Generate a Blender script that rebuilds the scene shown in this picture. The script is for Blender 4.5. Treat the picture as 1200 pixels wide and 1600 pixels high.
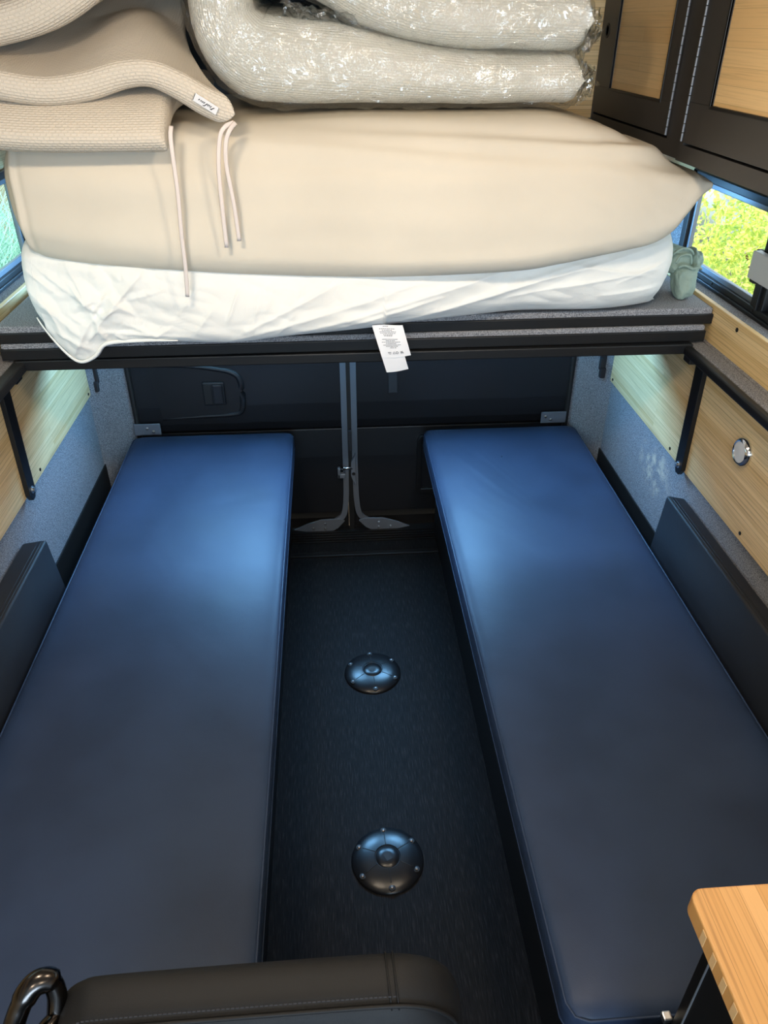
import bpy, bmesh, math, random
import numpy as np
from mathutils import Vector, Matrix, noise

for o in list(bpy.data.objects):
    bpy.data.objects.remove(o, do_unlink=True)
S = bpy.context.scene
COL = S.collection
PI = math.pi
random.seed(7)

# ------------------------------------------------------------------ camera
cam_d = bpy.data.cameras.new('camera')
cam_d.sensor_fit = 'VERTICAL'
cam_d.sensor_height = 36.0
cam_d.lens = 1180.0 / 1600.0 * 36.0
cam_d.clip_start = 0.02
cam_o = bpy.data.objects.new('camera', cam_d)
COL.objects.link(cam_o)
_c = ((0.99762959, -0.03743334, 0.05774031),
      (-0.06881278, -0.54269871, 0.83710389),
      (0.0, -0.83909288, -0.54398818))
cam_o.matrix_world = Matrix(((_c[0][0], -_c[0][1], -_c[0][2], 0.0),
                             (_c[1][0], -_c[1][1], -_c[1][2], 0.0),
                             (_c[2][0], -_c[2][1], -_c[2][2], 1.63),
                             (0, 0, 0, 1)))
S.camera = cam_o

# ------------------------------------------------------------------ world, sun, daylight
W = bpy.data.worlds.new('world')
S.world = W
W.use_nodes = True
bg = W.node_tree.nodes['Background']
bg.inputs['Color'].default_value = (0.74, 0.87, 1.0, 1)
bg.inputs['Strength'].default_value = 2.6

def light(name, kind, loc, energy, color, target=None, **kw):
    d = bpy.data.lights.new(name, kind)
    d.energy = energy
    d.color = color
    for k, v in kw.items():
        setattr(d, k, v)
    o = bpy.data.objects.new(name, d)
    COL.objects.link(o)
    o.location = loc
    if target is not None:
        v = Vector(target) - Vector(loc)
        o.rotation_euler = v.to_track_quat('-Z', 'Y').to_euler()
    return o

light('sun', 'SUN', (0, 0, 8), 7.0, (1.0, 0.93, 0.80), target=(0.9, 1.3, 0), angle=0.01)
# daylight through the cab windscreen behind the camera and through the rear door panes
light('windscreen_daylight', 'AREA', (0.05, -1.82, 1.32), 44, (0.58, 0.78, 1.0),
      target=(0.05, 2.0, 0.9), shape='RECTANGLE', size=1.35, size_y=0.6)
light('rear_window_daylight_left', 'AREA', (-0.29, 2.478, 1.155), 30, (0.22, 0.53, 1.0),
      target=(-0.29, 1.0, 1.155), shape='RECTANGLE', size=0.40, size_y=0.18)
light('rear_window_daylight_right', 'AREA', (0.38, 2.478, 1.155), 30, (0.22, 0.53, 1.0),
      target=(0.38, 1.0, 1.155), shape='RECTANGLE', size=0.40, size_y=0.18)

S.view_settings.view_transform = 'Standard'
S.view_settings.look = 'None'
S.view_settings.exposure = 0.28
S.view_settings.gamma = 1.0
S.view_settings.use_curve_mapping = False

# ------------------------------------------------------------------ materials
def new_mat(name):
    m = bpy.data.materials.new(name)
    m.use_nodes = True
    nt = m.node_tree
    return m, nt, nt.nodes['Principled BSDF']

def node(nt, t, **kw):
    n = nt.nodes.new(t)
    for k, v in kw.items():
        if k in n.inputs:
            n.inputs[k].default_value = v
        else:
            setattr(n, k, v)
    return n

def coords(nt, scale=(1, 1, 1), rot=(0, 0, 0)):
    tc = nt.nodes.new('ShaderNodeTexCoord')
    mp = nt.nodes.new('ShaderNodeMapping')
    mp.inputs['Scale'].default_value = scale
    mp.inputs['Rotation'].default_value = rot
    nt.links.new(tc.outputs['Object'], mp.inputs['Vector'])
    return mp.outputs['Vector']

def ramp(nt, fac, stops):
    r = nt.nodes.new('ShaderNodeValToRGB')
    e = r.color_ramp.elements
    while len(e) < len(stops):
        e.new(0.5)
    for i, (p, c) in enumerate(stops):
        e[i].position = p
        e[i].color = (*c, 1)
    nt.links.new(fac, r.inputs['Fac'])
    return r.outputs['Color']

def bump(nt, bs, height, strength=0.3, dist=0.002, prev=None):
    b = nt.nodes.new('ShaderNodeBump')
    b.inputs['Strength'].default_value = strength
    b.inputs['Distance'].default_value = dist
    nt.links.new(height, b.inputs['Height'])
    if prev is not None:
        nt.links.new(prev, b.inputs['Normal'])
    nt.links.new(b.outputs['Normal'], bs.inputs['Normal'])
    return b.outputs['Normal']

def plain(name, col, rough=0.5, metal=0.0, spec=0.5, nscale=0, nstr=0.1, var=0.0, ndist=0.001, vscale=None):
    m, nt, bs = new_mat(name)
    bs.inputs['Base Color'].default_value = (*col, 1)
    bs.inputs['Roughness'].default_value = rough
    bs.inputs['Metallic'].default_value = metal
    bs.inputs['Specular IOR Level'].default_value = spec
    if nscale:
        v = coords(nt)
        n = node(nt, 'ShaderNodeTexNoise', Scale=nscale, Detail=3.0)
        nt.links.new(v, n.inputs['Vector'])
        bump(nt, bs, n.outputs['Fac'], nstr, ndist)
        if var:
            n2 = node(nt, 'ShaderNodeTexNoise', Scale=vscale or nscale * 0.08, Detail=4.0)
            nt.links.new(v, n2.inputs['Vector'])
            c = ramp(nt, n2.outputs['Fac'], [(0.3, tuple(x * (1 - var) for x in col)), (0.7, tuple(min(1, x * (1 + var)) for x in col))])
            nt.links.new(c, bs.inputs['Base Color'])
    return m

M = {}
M['black_metal'] = plain('black_metal', (0.007, 0.007, 0.0075), 0.42, spec=0.35, nscale=500, nstr=0.08)
M['black_rough'] = plain('black_textured_metal', (0.018, 0.018, 0.019), 0.55, nscale=350, nstr=0.6, ndist=0.001)
M['door_plastic'] = plain('door_plastic', (0.012, 0.013, 0.016), 0.42, spec=0.4, nscale=700, nstr=0.12)
M['door_dark'] = plain('door_dark_plastic', (0.008, 0.008, 0.009), 0.4)
M['cabinet_metal'] = plain('cabinet_metal', (0.038, 0.035, 0.033), 0.5, nscale=900, nstr=0.1)
M['grey_paint'] = plain('grey_paint', (0.13, 0.15, 0.18), 0.38)
M['rubber'] = plain('rubber', (0.008, 0.008, 0.008), 0.6)
M['steel'] = plain('steel', (0.62, 0.62, 0.63), 0.28, metal=1.0)
M['brushed'] = plain('brushed_aluminium', (0.66, 0.65, 0.64), 0.5, metal=0.35)
M['chrome'] = plain('chrome', (0.75, 0.75, 0.76), 0.12, metal=1.0)
M['dark_chrome'] = plain('dark_chrome', (0.065, 0.058, 0.054), 0.22, metal=1.0)
M['frosted'] = plain('frosted_lens', (0.62, 0.63, 0.64), 0.35)
M['screw'] = plain('screw_black', (0.015, 0.014, 0.013), 0.35, metal=0.5)
M['screw_dim'] = plain('screw_bronze', (0.20, 0.18, 0.17), 0.4, metal=0.9)
M['puck'] = plain('dark_puck_plastic', (0.007, 0.0075, 0.009), 0.29, spec=0.42, nscale=900, nstr=0.05)
M['aluminium'] = plain('window_aluminium', (0.20, 0.22, 0.25), 0.4, metal=0.4)
M['strap'] = plain('strap', (0.02, 0.02, 0.024), 0.8, nscale=900, nstr=0.3)
M['ink'] = plain('ink', (0.03, 0.028, 0.03), 0.6)
M['ink_grey'] = plain('ink_grey', (0.18, 0.18, 0.19), 0.6)
M['tag_white'] = plain('tag_white', (0.78, 0.78, 0.80), 0.6, nscale=120, nstr=0.1, ndist=0.001)
M['tie'] = plain('tie_ribbon', (0.72, 0.64, 0.60), 0.75, nscale=900, nstr=0.2)
M['ceiling'] = plain('ceiling_lining', (0.62, 0.58, 0.52), 0.8, nscale=300, nstr=0.1)
M['rock'] = plain('rock', (0.30, 0.34, 0.34), 0.9, nscale=12, nstr=0.5, ndist=0.03)
M['soil'] = plain('soil', (0.20, 0.15, 0.10), 0.95, nscale=20, nstr=0.4, var=0.3)
M['stem'] = plain('stem', (0.20, 0.10, 0.08), 0.8, nscale=40, nstr=0.3)

def mat_leather(name, col, rough=0.42, spec=0.5):
    m, nt, bs = new_mat(name)
    bs.inputs['Roughness'].default_value = rough
    bs.inputs['Specular IOR Level'].default_value = spec
    v = coords(nt)
    n2 = node(nt, 'ShaderNodeTexNoise', Scale=5.0, Detail=5.0)
    nt.links.new(v, n2.inputs['Vector'])
    c = ramp(nt, n2.outputs['Fac'], [(0.35, tuple(x * 0.86 for x in col)), (0.65, tuple(x * 1.14 for x in col))])
    nt.links.new(c, bs.inputs['Base Color'])
    r = node(nt, 'ShaderNodeMapRange')
    r.inputs['To Min'].default_value = rough - 0.05
    r.inputs['To Max'].default_value = rough + 0.07
    nt.links.new(n2.outputs['Fac'], r.inputs['Value'])
    nt.links.new(r.outputs['Result'], bs.inputs['Roughness'])
    vo = node(nt, 'ShaderNodeTexVoronoi', Scale=620.0)
    nt.links.new(v, vo.inputs['Vector'])
    p = bump(nt, bs, vo.outputs['Distance'], 0.16, 0.0006)
    n3 = node(nt, 'ShaderNodeTexNoise', Scale=9.0, Detail=3.0)
    nt.links.new(v, n3.inputs['Vector'])
    bump(nt, bs, n3.outputs['Fac'], 0.12, 0.008, p)
    return m
M['leather'] = mat_leather('leather', (0.025, 0.042, 0.084), 0.46, 0.30)
M['leather_bolster'] = mat_leather('leather_bolster', (0.019, 0.021, 0.026), 0.45, 0.4)
M['leather_soft'] = mat_leather('leather_seat', (0.012, 0.0122, 0.013), 0.55, 0.20)

def mat_felt(name, dark, lite, stain=False):
    m, nt, bs = new_mat(name)
    bs.inputs['Roughness'].default_value = 0.95
    bs.inputs['Specular IOR Level'].default_value = 0.15
    v = coords(nt)
    n = node(nt, 'ShaderNodeTexNoise', Scale=420.0, Detail=2.0, Roughness=0.7)
    nt.links.new(v, n.inputs['Vector'])
    c = ramp(nt, n.outputs['Fac'], [(0.36, dark), (0.64, lite)])
    if stain:
        # pale dusty scuff left on the carpet
        n2 = node(nt, 'ShaderNodeTexNoise', Scale=26.0, Detail=5.0, Roughness=0.6)
        nt.links.new(v, n2.inputs['Vector'])
        tc = nt.nodes.new('ShaderNodeTexCoord')
        geo = nt.nodes.new('ShaderNodeNewGeometry')
        vm = node(nt, 'ShaderNodeVectorMath', operation='DISTANCE')
        mp = nt.nodes.new('ShaderNodeMapping')
        mp.inputs['Scale'].default_value = (1, 0.75, 1.15)
        nt.links.new(geo.outputs['Position'], mp.inputs['Vector'])
        nt.links.new(mp.outputs['Vector'], vm.inputs[0])
        vm.inputs[1].default_value = (0.92, 1.86 * 0.75, 0.535 * 1.15)
        mr = node(nt, 'ShaderNodeMapRange')
        mr.inputs['From Min'].default_value = 0.02
        mr.inputs['From Max'].default_value = 0.10
        mr.inputs['To Min'].default_value = 1.0
        mr.inputs['To Max'].default_value = 0.0
        nt.links.new(vm.outputs['Value'], mr.inputs['Value'])
        mr2 = node(nt, 'ShaderNodeMapRange')
        mr2.inputs['From Min'].default_value = 0.48
        mr2.inputs['From Max'].default_value = 0.66
        nt.links.new(n2.outputs['Fac'], mr2.inputs['Value'])
        mu = node(nt, 'ShaderNodeMath', operation='MULTIPLY')
        nt.links.new(mr.outputs['Result'], mu.inputs[0])
        nt.links.new(mr2.outputs['Result'], mu.inputs[1])
        mx = node(nt, 'ShaderNodeMix', data_type='RGBA')
        nt.links.new(mu.outputs['Value'], mx.inputs['Factor'])
        nt.links.new(c, mx.inputs[6])
        mx.inputs[7].default_value = (0.62, 0.51, 0.38, 1)
        c = mx.outputs[2]
    nt.links.new(c, bs.inputs['Base Color'])
    bump(nt, bs, n.outputs['Fac'], 0.6, 0.0015)
    return m
M['felt'] = mat_felt('grey_felt', (0.085, 0.087, 0.10), (0.36, 0.36, 0.375))
M['felt_wall'] = mat_felt('grey_felt_wall', (0.085, 0.087, 0.10), (0.36, 0.36, 0.375), True)
M['felt_dark'] = mat_felt('dark_felt', (0.04, 0.04, 0.042), (0.14, 0.14, 0.145))

def mat_bamboo(name, a, b, rot, strip=0.012, grain=0.85):
    m, nt, bs = new_mat(name)
    bs.inputs['Roughness'].default_value = 0.42
    tc = nt.nodes.new('ShaderNodeTexCoord')
    sep = nt.nodes.new('ShaderNodeSeparateXYZ')
    nt.links.new(tc.outputs['Object'], sep.inputs[0])
    cmb = nt.nodes.new('ShaderNodeCombineXYZ')
    o = {'x': 0, 'y': 1, 'z': 2}
    nt.links.new(sep.outputs[o[rot[0]]], cmb.inputs[0])   # along the grain
    nt.links.new(sep.outputs[o[rot[1]]], cmb.inputs[1])   # across
    br = nt.nodes.new('ShaderNodeTexBrick')
    br.offset = 0.37
    br.inputs['Scale'].default_value = 1.0
    br.inputs['Mortar Size'].default_value = 0.0004
    br.inputs['Mortar Smooth'].default_value = 0.6
    br.inputs['Brick Width'].default_value = 2.6
    br.inputs['Row Height'].default_value = strip
    br.inputs['Color1'].default_value = (*a, 1)
    br.inputs['Color2'].default_value = (*b, 1)
    br.inputs['Mortar'].default_value = (*[x * 0.62 for x in a], 1)
    nt.links.new(cmb.outputs[0], br.inputs['Vector'])
    mp = nt.nodes.new('ShaderNodeMapping')
    mp.inputs['Scale'].default_value = (4, 260, 1)
    nt.links.new(cmb.outputs[0], mp.inputs['Vector'])
    n = node(nt, 'ShaderNodeTexNoise', Scale=1.0, Detail=6.0, Roughness=0.65)
    nt.links.new(mp.outputs['Vector'], n.inputs['Vector'])
    c = ramp(nt, n.outputs['Fac'], [(0.28, (0.48, 0.43, 0.36)), (0.5, (0.98, 0.98, 0.98)), (0.8, (1.0, 1.0, 1.0))])
    mx = node(nt, 'ShaderNodeMix', data_type='RGBA', blend_type='MULTIPLY')
    mx.inputs['Factor'].default_value = grain
    nt.links.new(br.outputs['Color'], mx.inputs[6])
    nt.links.new(c, mx.inputs[7])
    nt.links.new(mx.outputs[2], bs.inputs['Base Color'])
    bump(nt, bs, n.outputs['Fac'], 0.05, 0.001)
    return m
BA, BB = (0.66, 0.445, 0.195), (0.84, 0.63, 0.34)
M['bamboo_wall'] = mat_bamboo('bamboo_wall', BA, BB, 'yz', 0.011)
M['bamboo_top'] = mat_bamboo('bamboo_counter', (0.60, 0.31, 0.10), (0.74, 0.42, 0.17), 'yx', 0.019)
M['bamboo_door'] = mat_bamboo('bamboo_door', (0.78, 0.51, 0.23), (0.86, 0.60, 0.30), 'yz', 0.03, 0.4)
M['bamboo_edge'] = plain('bamboo_cut_edge', (0.72, 0.47, 0.23), 0.6, nscale=200, nstr=0.1, var=0.1)

def mat_floor():
    m, nt, bs = new_mat('woven_vinyl')
    bs.inputs['Roughness'].default_value = 0.7
    bs.inputs['Specular IOR Level'].default_value = 0.15
    v = coords(nt, (420, 26, 1))
    n = node(nt, 'ShaderNodeTexNoise', Scale=1.0, Detail=3.0, Roughness=0.6)
    nt.links.new(v, n.inputs['Vector'])
    c = ramp(nt, n.outputs['Fac'], [(0.3, (0.002, 0.002, 0.0022)), (0.55, (0.0075, 0.0072, 0.0076)), (0.78, (0.030, 0.028, 0.029))])
    nt.links.new(c, bs.inputs['Base Color'])
    bump(nt, bs, n.outputs['Fac'], 0.5, 0.001)
    return m
M['floor'] = mat_floor()

def mat_cloth(name, col, rough=0.8, weave=900, wstr=0.15, wr=6.0, wrs=0.1, tr=0.0):
    m, nt, bs = new_mat(name)
    bs.inputs['Roughness'].default_value = rough
    bs.inputs['Specular IOR Level'].default_value = 0.25
    v = coords(nt)
    n2 = node(nt, 'ShaderNodeTexNoise', Scale=3.5, Detail=4.0)
    nt.links.new(v, n2.inputs['Vector'])
    c = ramp(nt, n2.outputs['Fac'], [(0.3, tuple(x * 0.94 for x in col)), (0.7, tuple(min(1, x * 1.05) for x in col))])
    nt.links.new(c, bs.inputs['Base Color'])
    n = node(nt, 'ShaderNodeTexNoise', Scale=weave, Detail=2.0)
    nt.links.new(v, n.inputs['Vector'])
    p = bump(nt, bs, n.outputs['Fac'], wstr, 0.0008)
    n3 = node(nt, 'ShaderNodeTexNoise', Scale=wr, Detail=5.0, Distortion=0.6)
    nt.links.new(v, n3.inputs['Vector'])
    bump(nt, bs, n3.outputs['Fac'], wrs, 0.02, p)
    return m
M['cream'] = mat_cloth('cream_cover', (0.655, 0.595, 0.495), 0.75, wr=3.0, wrs=0.06)
M['white_sheet'] = mat_cloth('white_sheet', (0.82, 0.81, 0.77), 0.62, wr=9.0, wrs=0.30)
M['green_cloth'] = mat_cloth('sage_cloth', (0.29, 0.37, 0.31), 0.85, wr=30.0, wrs=0.35)

def mat_knit(name, col, axes='xy', cell=(0.011, 0.0055), strength=0.55):
    m, nt, bs = new_mat(name)
    bs.inputs['Roughness'].default_value = 0.85
    bs.inputs['Specular IOR Level'].default_value = 0.2
    bs.inputs['Base Color'].default_value = (*col, 1)
    uv = nt.nodes.new('ShaderNodeUVMap')
    br = nt.nodes.new('ShaderNodeTexBrick')
    br.inputs['Scale'].default_value = 1.0
    br.inputs['Brick Width'].default_value = cell[0]
    br.inputs['Row Height'].default_value = cell[1]
    br.inputs['Mortar Size'].default_value = 0.0016
    br.inputs['Mortar Smooth'].default_value = 1.0
    br.inputs['Color1'].default_value = (1, 1, 1, 1)
    br.inputs['Color2'].default_value = (0.85, 0.85, 0.85, 1)
    br.inputs['Mortar'].default_value = (0, 0, 0, 1)
    nt.links.new(uv.outputs['UV'], br.inputs['Vector'])
    p = bump(nt, bs, br.outputs['Color'], strength, 0.002)
    v = coords(nt)
    n = node(nt, 'ShaderNodeTexNoise', Scale=7.0, Detail=4.0)
    nt.links.new(v, n.inputs['Vector'])
    bump(nt, bs, n.outputs['Fac'], 0.1, 0.02, p)
    return m
M['knit'] = mat_knit('knit_topper', (0.63, 0.565, 0.475))
M['knit_white'] = mat_knit('knit_wrapped_topper', (0.75, 0.72, 0.65))

def schlick(nt, f0, f1, normal=None):
    lw = nt.nodes.new('ShaderNodeLayerWeight')
    lw.inputs['Blend'].default_value = 0.5
    if normal is not None:
        nt.links.new(normal, lw.inputs['Normal'])
    p = node(nt, 'ShaderNodeMath', operation='POWER')
    p.inputs[1].default_value = 5.0
    nt.links.new(lw.outputs['Facing'], p.inputs[0])
    m = node(nt, 'ShaderNodeMapRange')
    m.inputs['To Min'].default_value = f0
    m.inputs['To Max'].default_value = f1
    nt.links.new(p.outputs[0], m.inputs['Value'])
    return m.outputs['Result']

def mat_film():
    m = bpy.data.materials.new('clear_plastic_film')
    m.use_nodes = True
    nt = m.node_tree
    nt.nodes.clear()
    out = nt.nodes.new('ShaderNodeOutputMaterial')
    mix = nt.nodes.new('ShaderNodeMixShader')
    tr = nt.nodes.new('ShaderNodeBsdfTransparent')
    tr.inputs['Color'].default_value = (0.97, 0.985, 0.98, 1)
    gl = nt.nodes.new('ShaderNodeBsdfGlossy')
    gl.inputs['Roughness'].default_value = 0.10
    v = coords(nt)
    n = node(nt, 'ShaderNodeTexNoise', Scale=26.0, Detail=4.0, Roughness=0.55, Distortion=1.2)
    nt.links.new(v, n.inputs['Vector'])
    b = nt.nodes.new('ShaderNodeBump')
    b.inputs['Strength'].default_value = 1.0
    b.inputs['Distance'].default_value = 0.02
    nt.links.new(n.outputs['Fac'], b.inputs['Height'])
    nt.links.new(b.outputs['Normal'], gl.inputs['Normal'])
    nt.links.new(schlick(nt, 0.17, 0.7, b.outputs['Normal']), mix.inputs['Fac'])
    nt.links.new(tr.outputs[0], mix.inputs[1])
    nt.links.new(gl.outputs[0], mix.inputs[2])
    nt.links.new(mix.outputs[0], out.inputs['Surface'])
    return m
M['film'] = mat_film()

def mat_glass(name, tint):
    m = bpy.data.materials.new(name)
    m.use_nodes = True
    nt = m.node_tree
    nt.nodes.clear()
    out = nt.nodes.new('ShaderNodeOutputMaterial')
    mix = nt.nodes.new('ShaderNodeMixShader')
    tr = nt.nodes.new('ShaderNodeBsdfTransparent')
    tr.inputs['Color'].default_value = (*tint, 1)
    gl = nt.nodes.new('ShaderNodeBsdfGlossy')
    gl.inputs['Roughness'].default_value = 0.02
    nt.links.new(schlick(nt, 0.02, 0.4), mix.inputs['Fac'])
    nt.links.new(tr.outputs[0], mix.inputs[1])
    nt.links.new(gl.outputs[0], mix.inputs[2])
    nt.links.new(mix.outputs[0], out.inputs['Surface'])
    return m
M['glass'] = mat_glass('window_glass', (0.93, 0.96, 0.94))
M['glass_tint'] = mat_glass('window_glass_tinted', (0.72, 0.86, 0.83))

def mat_leaf(name, stops, tr=0.4):
    m, nt, bs = new_mat(name)
    bs.inputs['Roughness'].default_value = 0.5
    v = coords(nt)
    n = node(nt, 'ShaderNodeTexNoise', Scale=9.0, Detail=5.0, Roughness=0.8)
    nt.links.new(v, n.inputs['Vector'])
    c = ramp(nt, n.outputs['Fac'], stops)
    nt.links.new(c, bs.inputs['Base Color'])
    tl = nt.nodes.new('ShaderNodeBsdfTranslucent')
    nt.links.new(c, tl.inputs['Color'])
    mix = nt.nodes.new('ShaderNodeMixShader')
    mix.inputs['Fac'].default_value = tr
    out = nt.nodes['Material Output']
    nt.links.new(bs.outputs[0], mix.inputs[1])
    nt.links.new(tl.outputs[0], mix.inputs[2])
    nt.links.new(mix.outputs[0], out.inputs['Surface'])
    return m
M['leaf_lime'] = mat_leaf('leaf_lime', [(0.30, (0.16, 0.34, 0.10)), (0.46, (0.50, 0.64, 0.14)), (0.60, (0.82, 0.78, 0.20)), (0.72, (0.88, 0.86, 0.52))])
M['leaf_green'] = mat_leaf('leaf_green', [(0.3, (0.14, 0.36, 0.06)), (0.7, (0.45, 0.66, 0.10))])
M['leaf_red'] = mat_leaf('leaf_red', [(0.3, (0.35, 0.05, 0.06)), (0.7, (0.75, 0.20, 0.22))])
M['grass'] = mat_leaf('grass_blade', [(0.3, (0.22, 0.46, 0.38)), (0.7, (0.70, 0.86, 0.78))])

# ------------------------------------------------------------------ helpers
def world_off(o):
    v = Vector((0, 0, 0))
    while o is not None:
        v += o.location
        o = o.parent
    return v

def thing(name, loc, label, cat, group=None, kind=None):
    o = bpy.data.objects.new(name, None)
    o.empty_display_size = 0.05
    COL.objects.link(o)
    o.location = loc
    o['label'] = label
    o['category'] = cat
    if group:
        o['group'] = group
    if kind:
        o['kind'] = kind
    return o

def tag(o, label, cat, group=None, kind=None):
    o['label'] = label
    o['category'] = cat
    if group:
        o['group'] = group
    if kind:
        o['kind'] = kind
    return o

def mk(name, verts, faces, mat, parent=None, smooth=False, uvs=None, label=None, sub=0, angle=None):
    v = np.asarray(verts, dtype=float).reshape(-1, 3)
    if parent is not None:
        off = np.array(world_off(parent))
        loc = Vector((0, 0, 0))
    else:
        off = np.array([(v[:, 0].min() + v[:, 0].max()) / 2, (v[:, 1].min() + v[:, 1].max()) / 2, v[:, 2].min()])
        loc = Vector(off)
    me = bpy.data.meshes.new(name)
    me.from_pydata([tuple(p) for p in (v - off)], [], [tuple(f) for f in faces])
    me.validate()
    if uvs is not None:
        uvl = me.uv_layers.new(name='UVMap')
        for lp in me.loops:
            uvl.data[lp.index].uv = uvs[lp.vertex_index]
    bm = bmesh.new()
    bm.from_mesh(me)
    bmesh.ops.recalc_face_normals(bm, faces=bm.faces)
    bm.to_mesh(me)
    bm.free()
    me.materials.append(M[mat] if isinstance(mat, str) else mat)
    if smooth:
        for p in me.polygons:
            p.use_smooth = True
    o = bpy.data.objects.new(name, me)
    COL.objects.link(o)
    if parent is not None:
        o.parent = parent
    o.location = loc
    if label:
        o['label'] = label
    if smooth and angle:
        md = o.modifiers.new('wn', 'EDGE_SPLIT')
        md.split_angle = angle
    if sub:
        md = o.modifiers.new('sub', 'SUBSURF')
        md.levels = sub
        md.render_levels = sub
    return o

class G:
    """collects shapes (verts, faces) in world coordinates"""
    def __init__(self):
        self.v = []
        self.f = []
    def add(self, v, f):
        n = len(self.v)
        self.v += [tuple(p) for p in v]
        self.f += [tuple(i + n for i in q) for q in f]
        return self
    def box(self, x0, x1, y0, y1, z0, z1, bev=0.0, seg=2, rot=None):
        bm = bmesh.new()
        bmesh.ops.create_cube(bm, size=1.0)
        for p in bm.verts:
            p.co = Vector(((x0 + x1) / 2 + p.co.x * (x1 - x0), (y0 + y1) / 2 + p.co.y * (y1 - y0), (z0 + z1) / 2 + p.co.z * (z1 - z0)))
        if bev:
            bmesh.ops.bevel(bm, geom=list(bm.edges), offset=bev, segments=seg, affect='EDGES', profile=0.5)
        if rot is not None:
            c, mt = rot
            for p in bm.verts:
                p.co = Vector(c) + mt @ (p.co - Vector(c))
        self.bm(bm)
        return self
    def bm(self, bm):
        bm.verts.ensure_lookup_table()
        bm.verts.index_update()
        self.add([p.co[:] for p in bm.verts], [[q.index for q in f.verts] for f in bm.faces])
        bm.free()
    def prism(self, poly, axis, a0, a1, bev=0.0, seg=2):
        """poly in the two other axes (cyclic order), extruded along axis"""
        bm = bmesh.new()
        def pt(p, a):
            return {'x': (a, p[0], p[1]), 'y': (p[0], a, p[1]), 'z': (p[0], p[1], a)}[axis]
        vs = [bm.verts.new(pt(p, a0)) for p in poly]
        f = bm.faces.new(vs)
        r = bmesh.ops.extrude_face_region(bm, geom=[f])
        d = Vector(pt((0, 0), a1 - a0))
        for e in r['geom']:
            if isinstance(e, bmesh.types.BMVert):
                e.co += d
        bmesh.ops.recalc_face_normals(bm, faces=bm.faces)
        if bev:
            bmesh.ops.bevel(bm, geom=list(bm.edges), offset=bev, segments=seg, affect='EDGES', profile=0.5)
        self.bm(bm)
        return self
    def cyl(self, p0, p1, r0, r1=None, n=20, cap=True):
        p0, p1 = Vector(p0), Vector(p1)
        r1 = r0 if r1 is None else r1
        d = (p1 - p0).normalized()
        a = d.orthogonal().normalized()
        b = d.cross(a)
        v = []
        for p, r in ((p0, r0), (p1, r1)):
            for i in range(n):
                t = 2 * PI * i / n
                v.append(p + a * (r * math.cos(t)) + b * (r * math.sin(t)))
        f = [(i, (i + 1) % n, n + (i + 1) % n, n + i) for i in range(n)]
        if cap:
            f += [tuple(range(n))[::-1], tuple(range(n, 2 * n))]
        return self.add(v, f)
    def lathe(self, c, prof, n=40, axis='z'):
        """prof: list of (r, h) around an axis through c"""
        v = []
        for r, h in prof:
            for i in range(n):
                t = 2 * PI * i / n
                q = (r * math.cos(t), r * math.sin(t))
                if axis == 'z':
                    v.append((c[0] + q[0], c[1] + q[1], c[2] + h))
                elif axis == 'x':
                    v.append((c[0] + h, c[1] + q[0], c[2] + q[1]))
                else:
                    v.append((c[0] + q[0], c[1] + h, c[2] + q[1]))
        f = []
        for k in range(len(prof) - 1):
            for i in range(n):
                f.append((k * n + i, k * n + (i + 1) % n, (k + 1) * n + (i + 1) % n, (k + 1) * n + i))
        f.append(tuple(range(n))[::-1])
        f.append(tuple(range((len(prof) - 1) * n, len(prof) * n)))
        return self.add(v, f)
    def tube(self, pts, r, n=10, flat=1.0, up=(0, 0, 1)):
        """round (or flattened) tube along a path"""
        P = [Vector(p) for p in pts]
        rs = r if isinstance(r, (list, tuple)) else [r] * len(P)
        v = []
        up = Vector(up)
        for i, p in enumerate(P):
            d = (P[min(i + 1, len(P) - 1)] - P[max(i - 1, 0)]).normalized()
            a = d.cross(up)
            if a.length < 1e-4:
                a = d.orthogonal()
            a.normalize()
            b = a.cross(d)
            for k in range(n):
                t = 2 * PI * k / n
                v.append(p + a * (rs[i] * math.cos(t)) + b * (rs[i] * flat * math.sin(t)))
        f = []
        for i in range(len(P) - 1):
            for k in range(n):
                f.append((i * n + k, i * n + (k + 1) % n, (i + 1) * n + (k + 1) % n, (i + 1) * n + k))
        f.append(tuple(range(n))[::-1])
        f.append(tuple(range((len(P) - 1) * n, len(P) * n)))
        return self.add(v, f)
    def done(self, name, mat, parent=None, **kw):
        return mk(name, self.v, self.f, mat, parent, **kw)

def spline(pts, n):
    """Catmull-Rom resample of a list of tuples, n points"""
    P = np.array(pts, float)
    P = np.vstack([2 * P[0] - P[1], P, 2 * P[-1] - P[-2]])
    m = len(P) - 3
    out = []
    for i in range(n):
        t = i / (n - 1) * m
        k = min(int(t), m - 1)
        u = t - k
        a, b, c, d = P[k], P[k + 1], P[k + 2], P[k + 3]
        out.append(0.5 * ((2 * b) + (-a + c) * u + (2 * a - 5 * b + 4 * c - d) * u * u + (-a + 3 * b - 3 * c + d) * u ** 3))
    return np.array(out)

def interp(x, table):
    xs = [t[0] for t in table]
    return [float(np.interp(x, xs, [t[k] for t in table])) for k in range(1, len(table[0]))]

def smooth_table(table, n):
    return [tuple(r) for r in spline(table, n)]

def chaikin(poly, it=3, q=0.25):
    P = np.array(poly, float)
    for _ in range(it):
        N = np.roll(P, -1, axis=0)
        A = P * (1 - q) + N * q
        B = P * q + N * (1 - q)
        P = np.empty((2 * len(A), 2))
        P[0::2] = A
        P[1::2] = B
    return P

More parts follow.
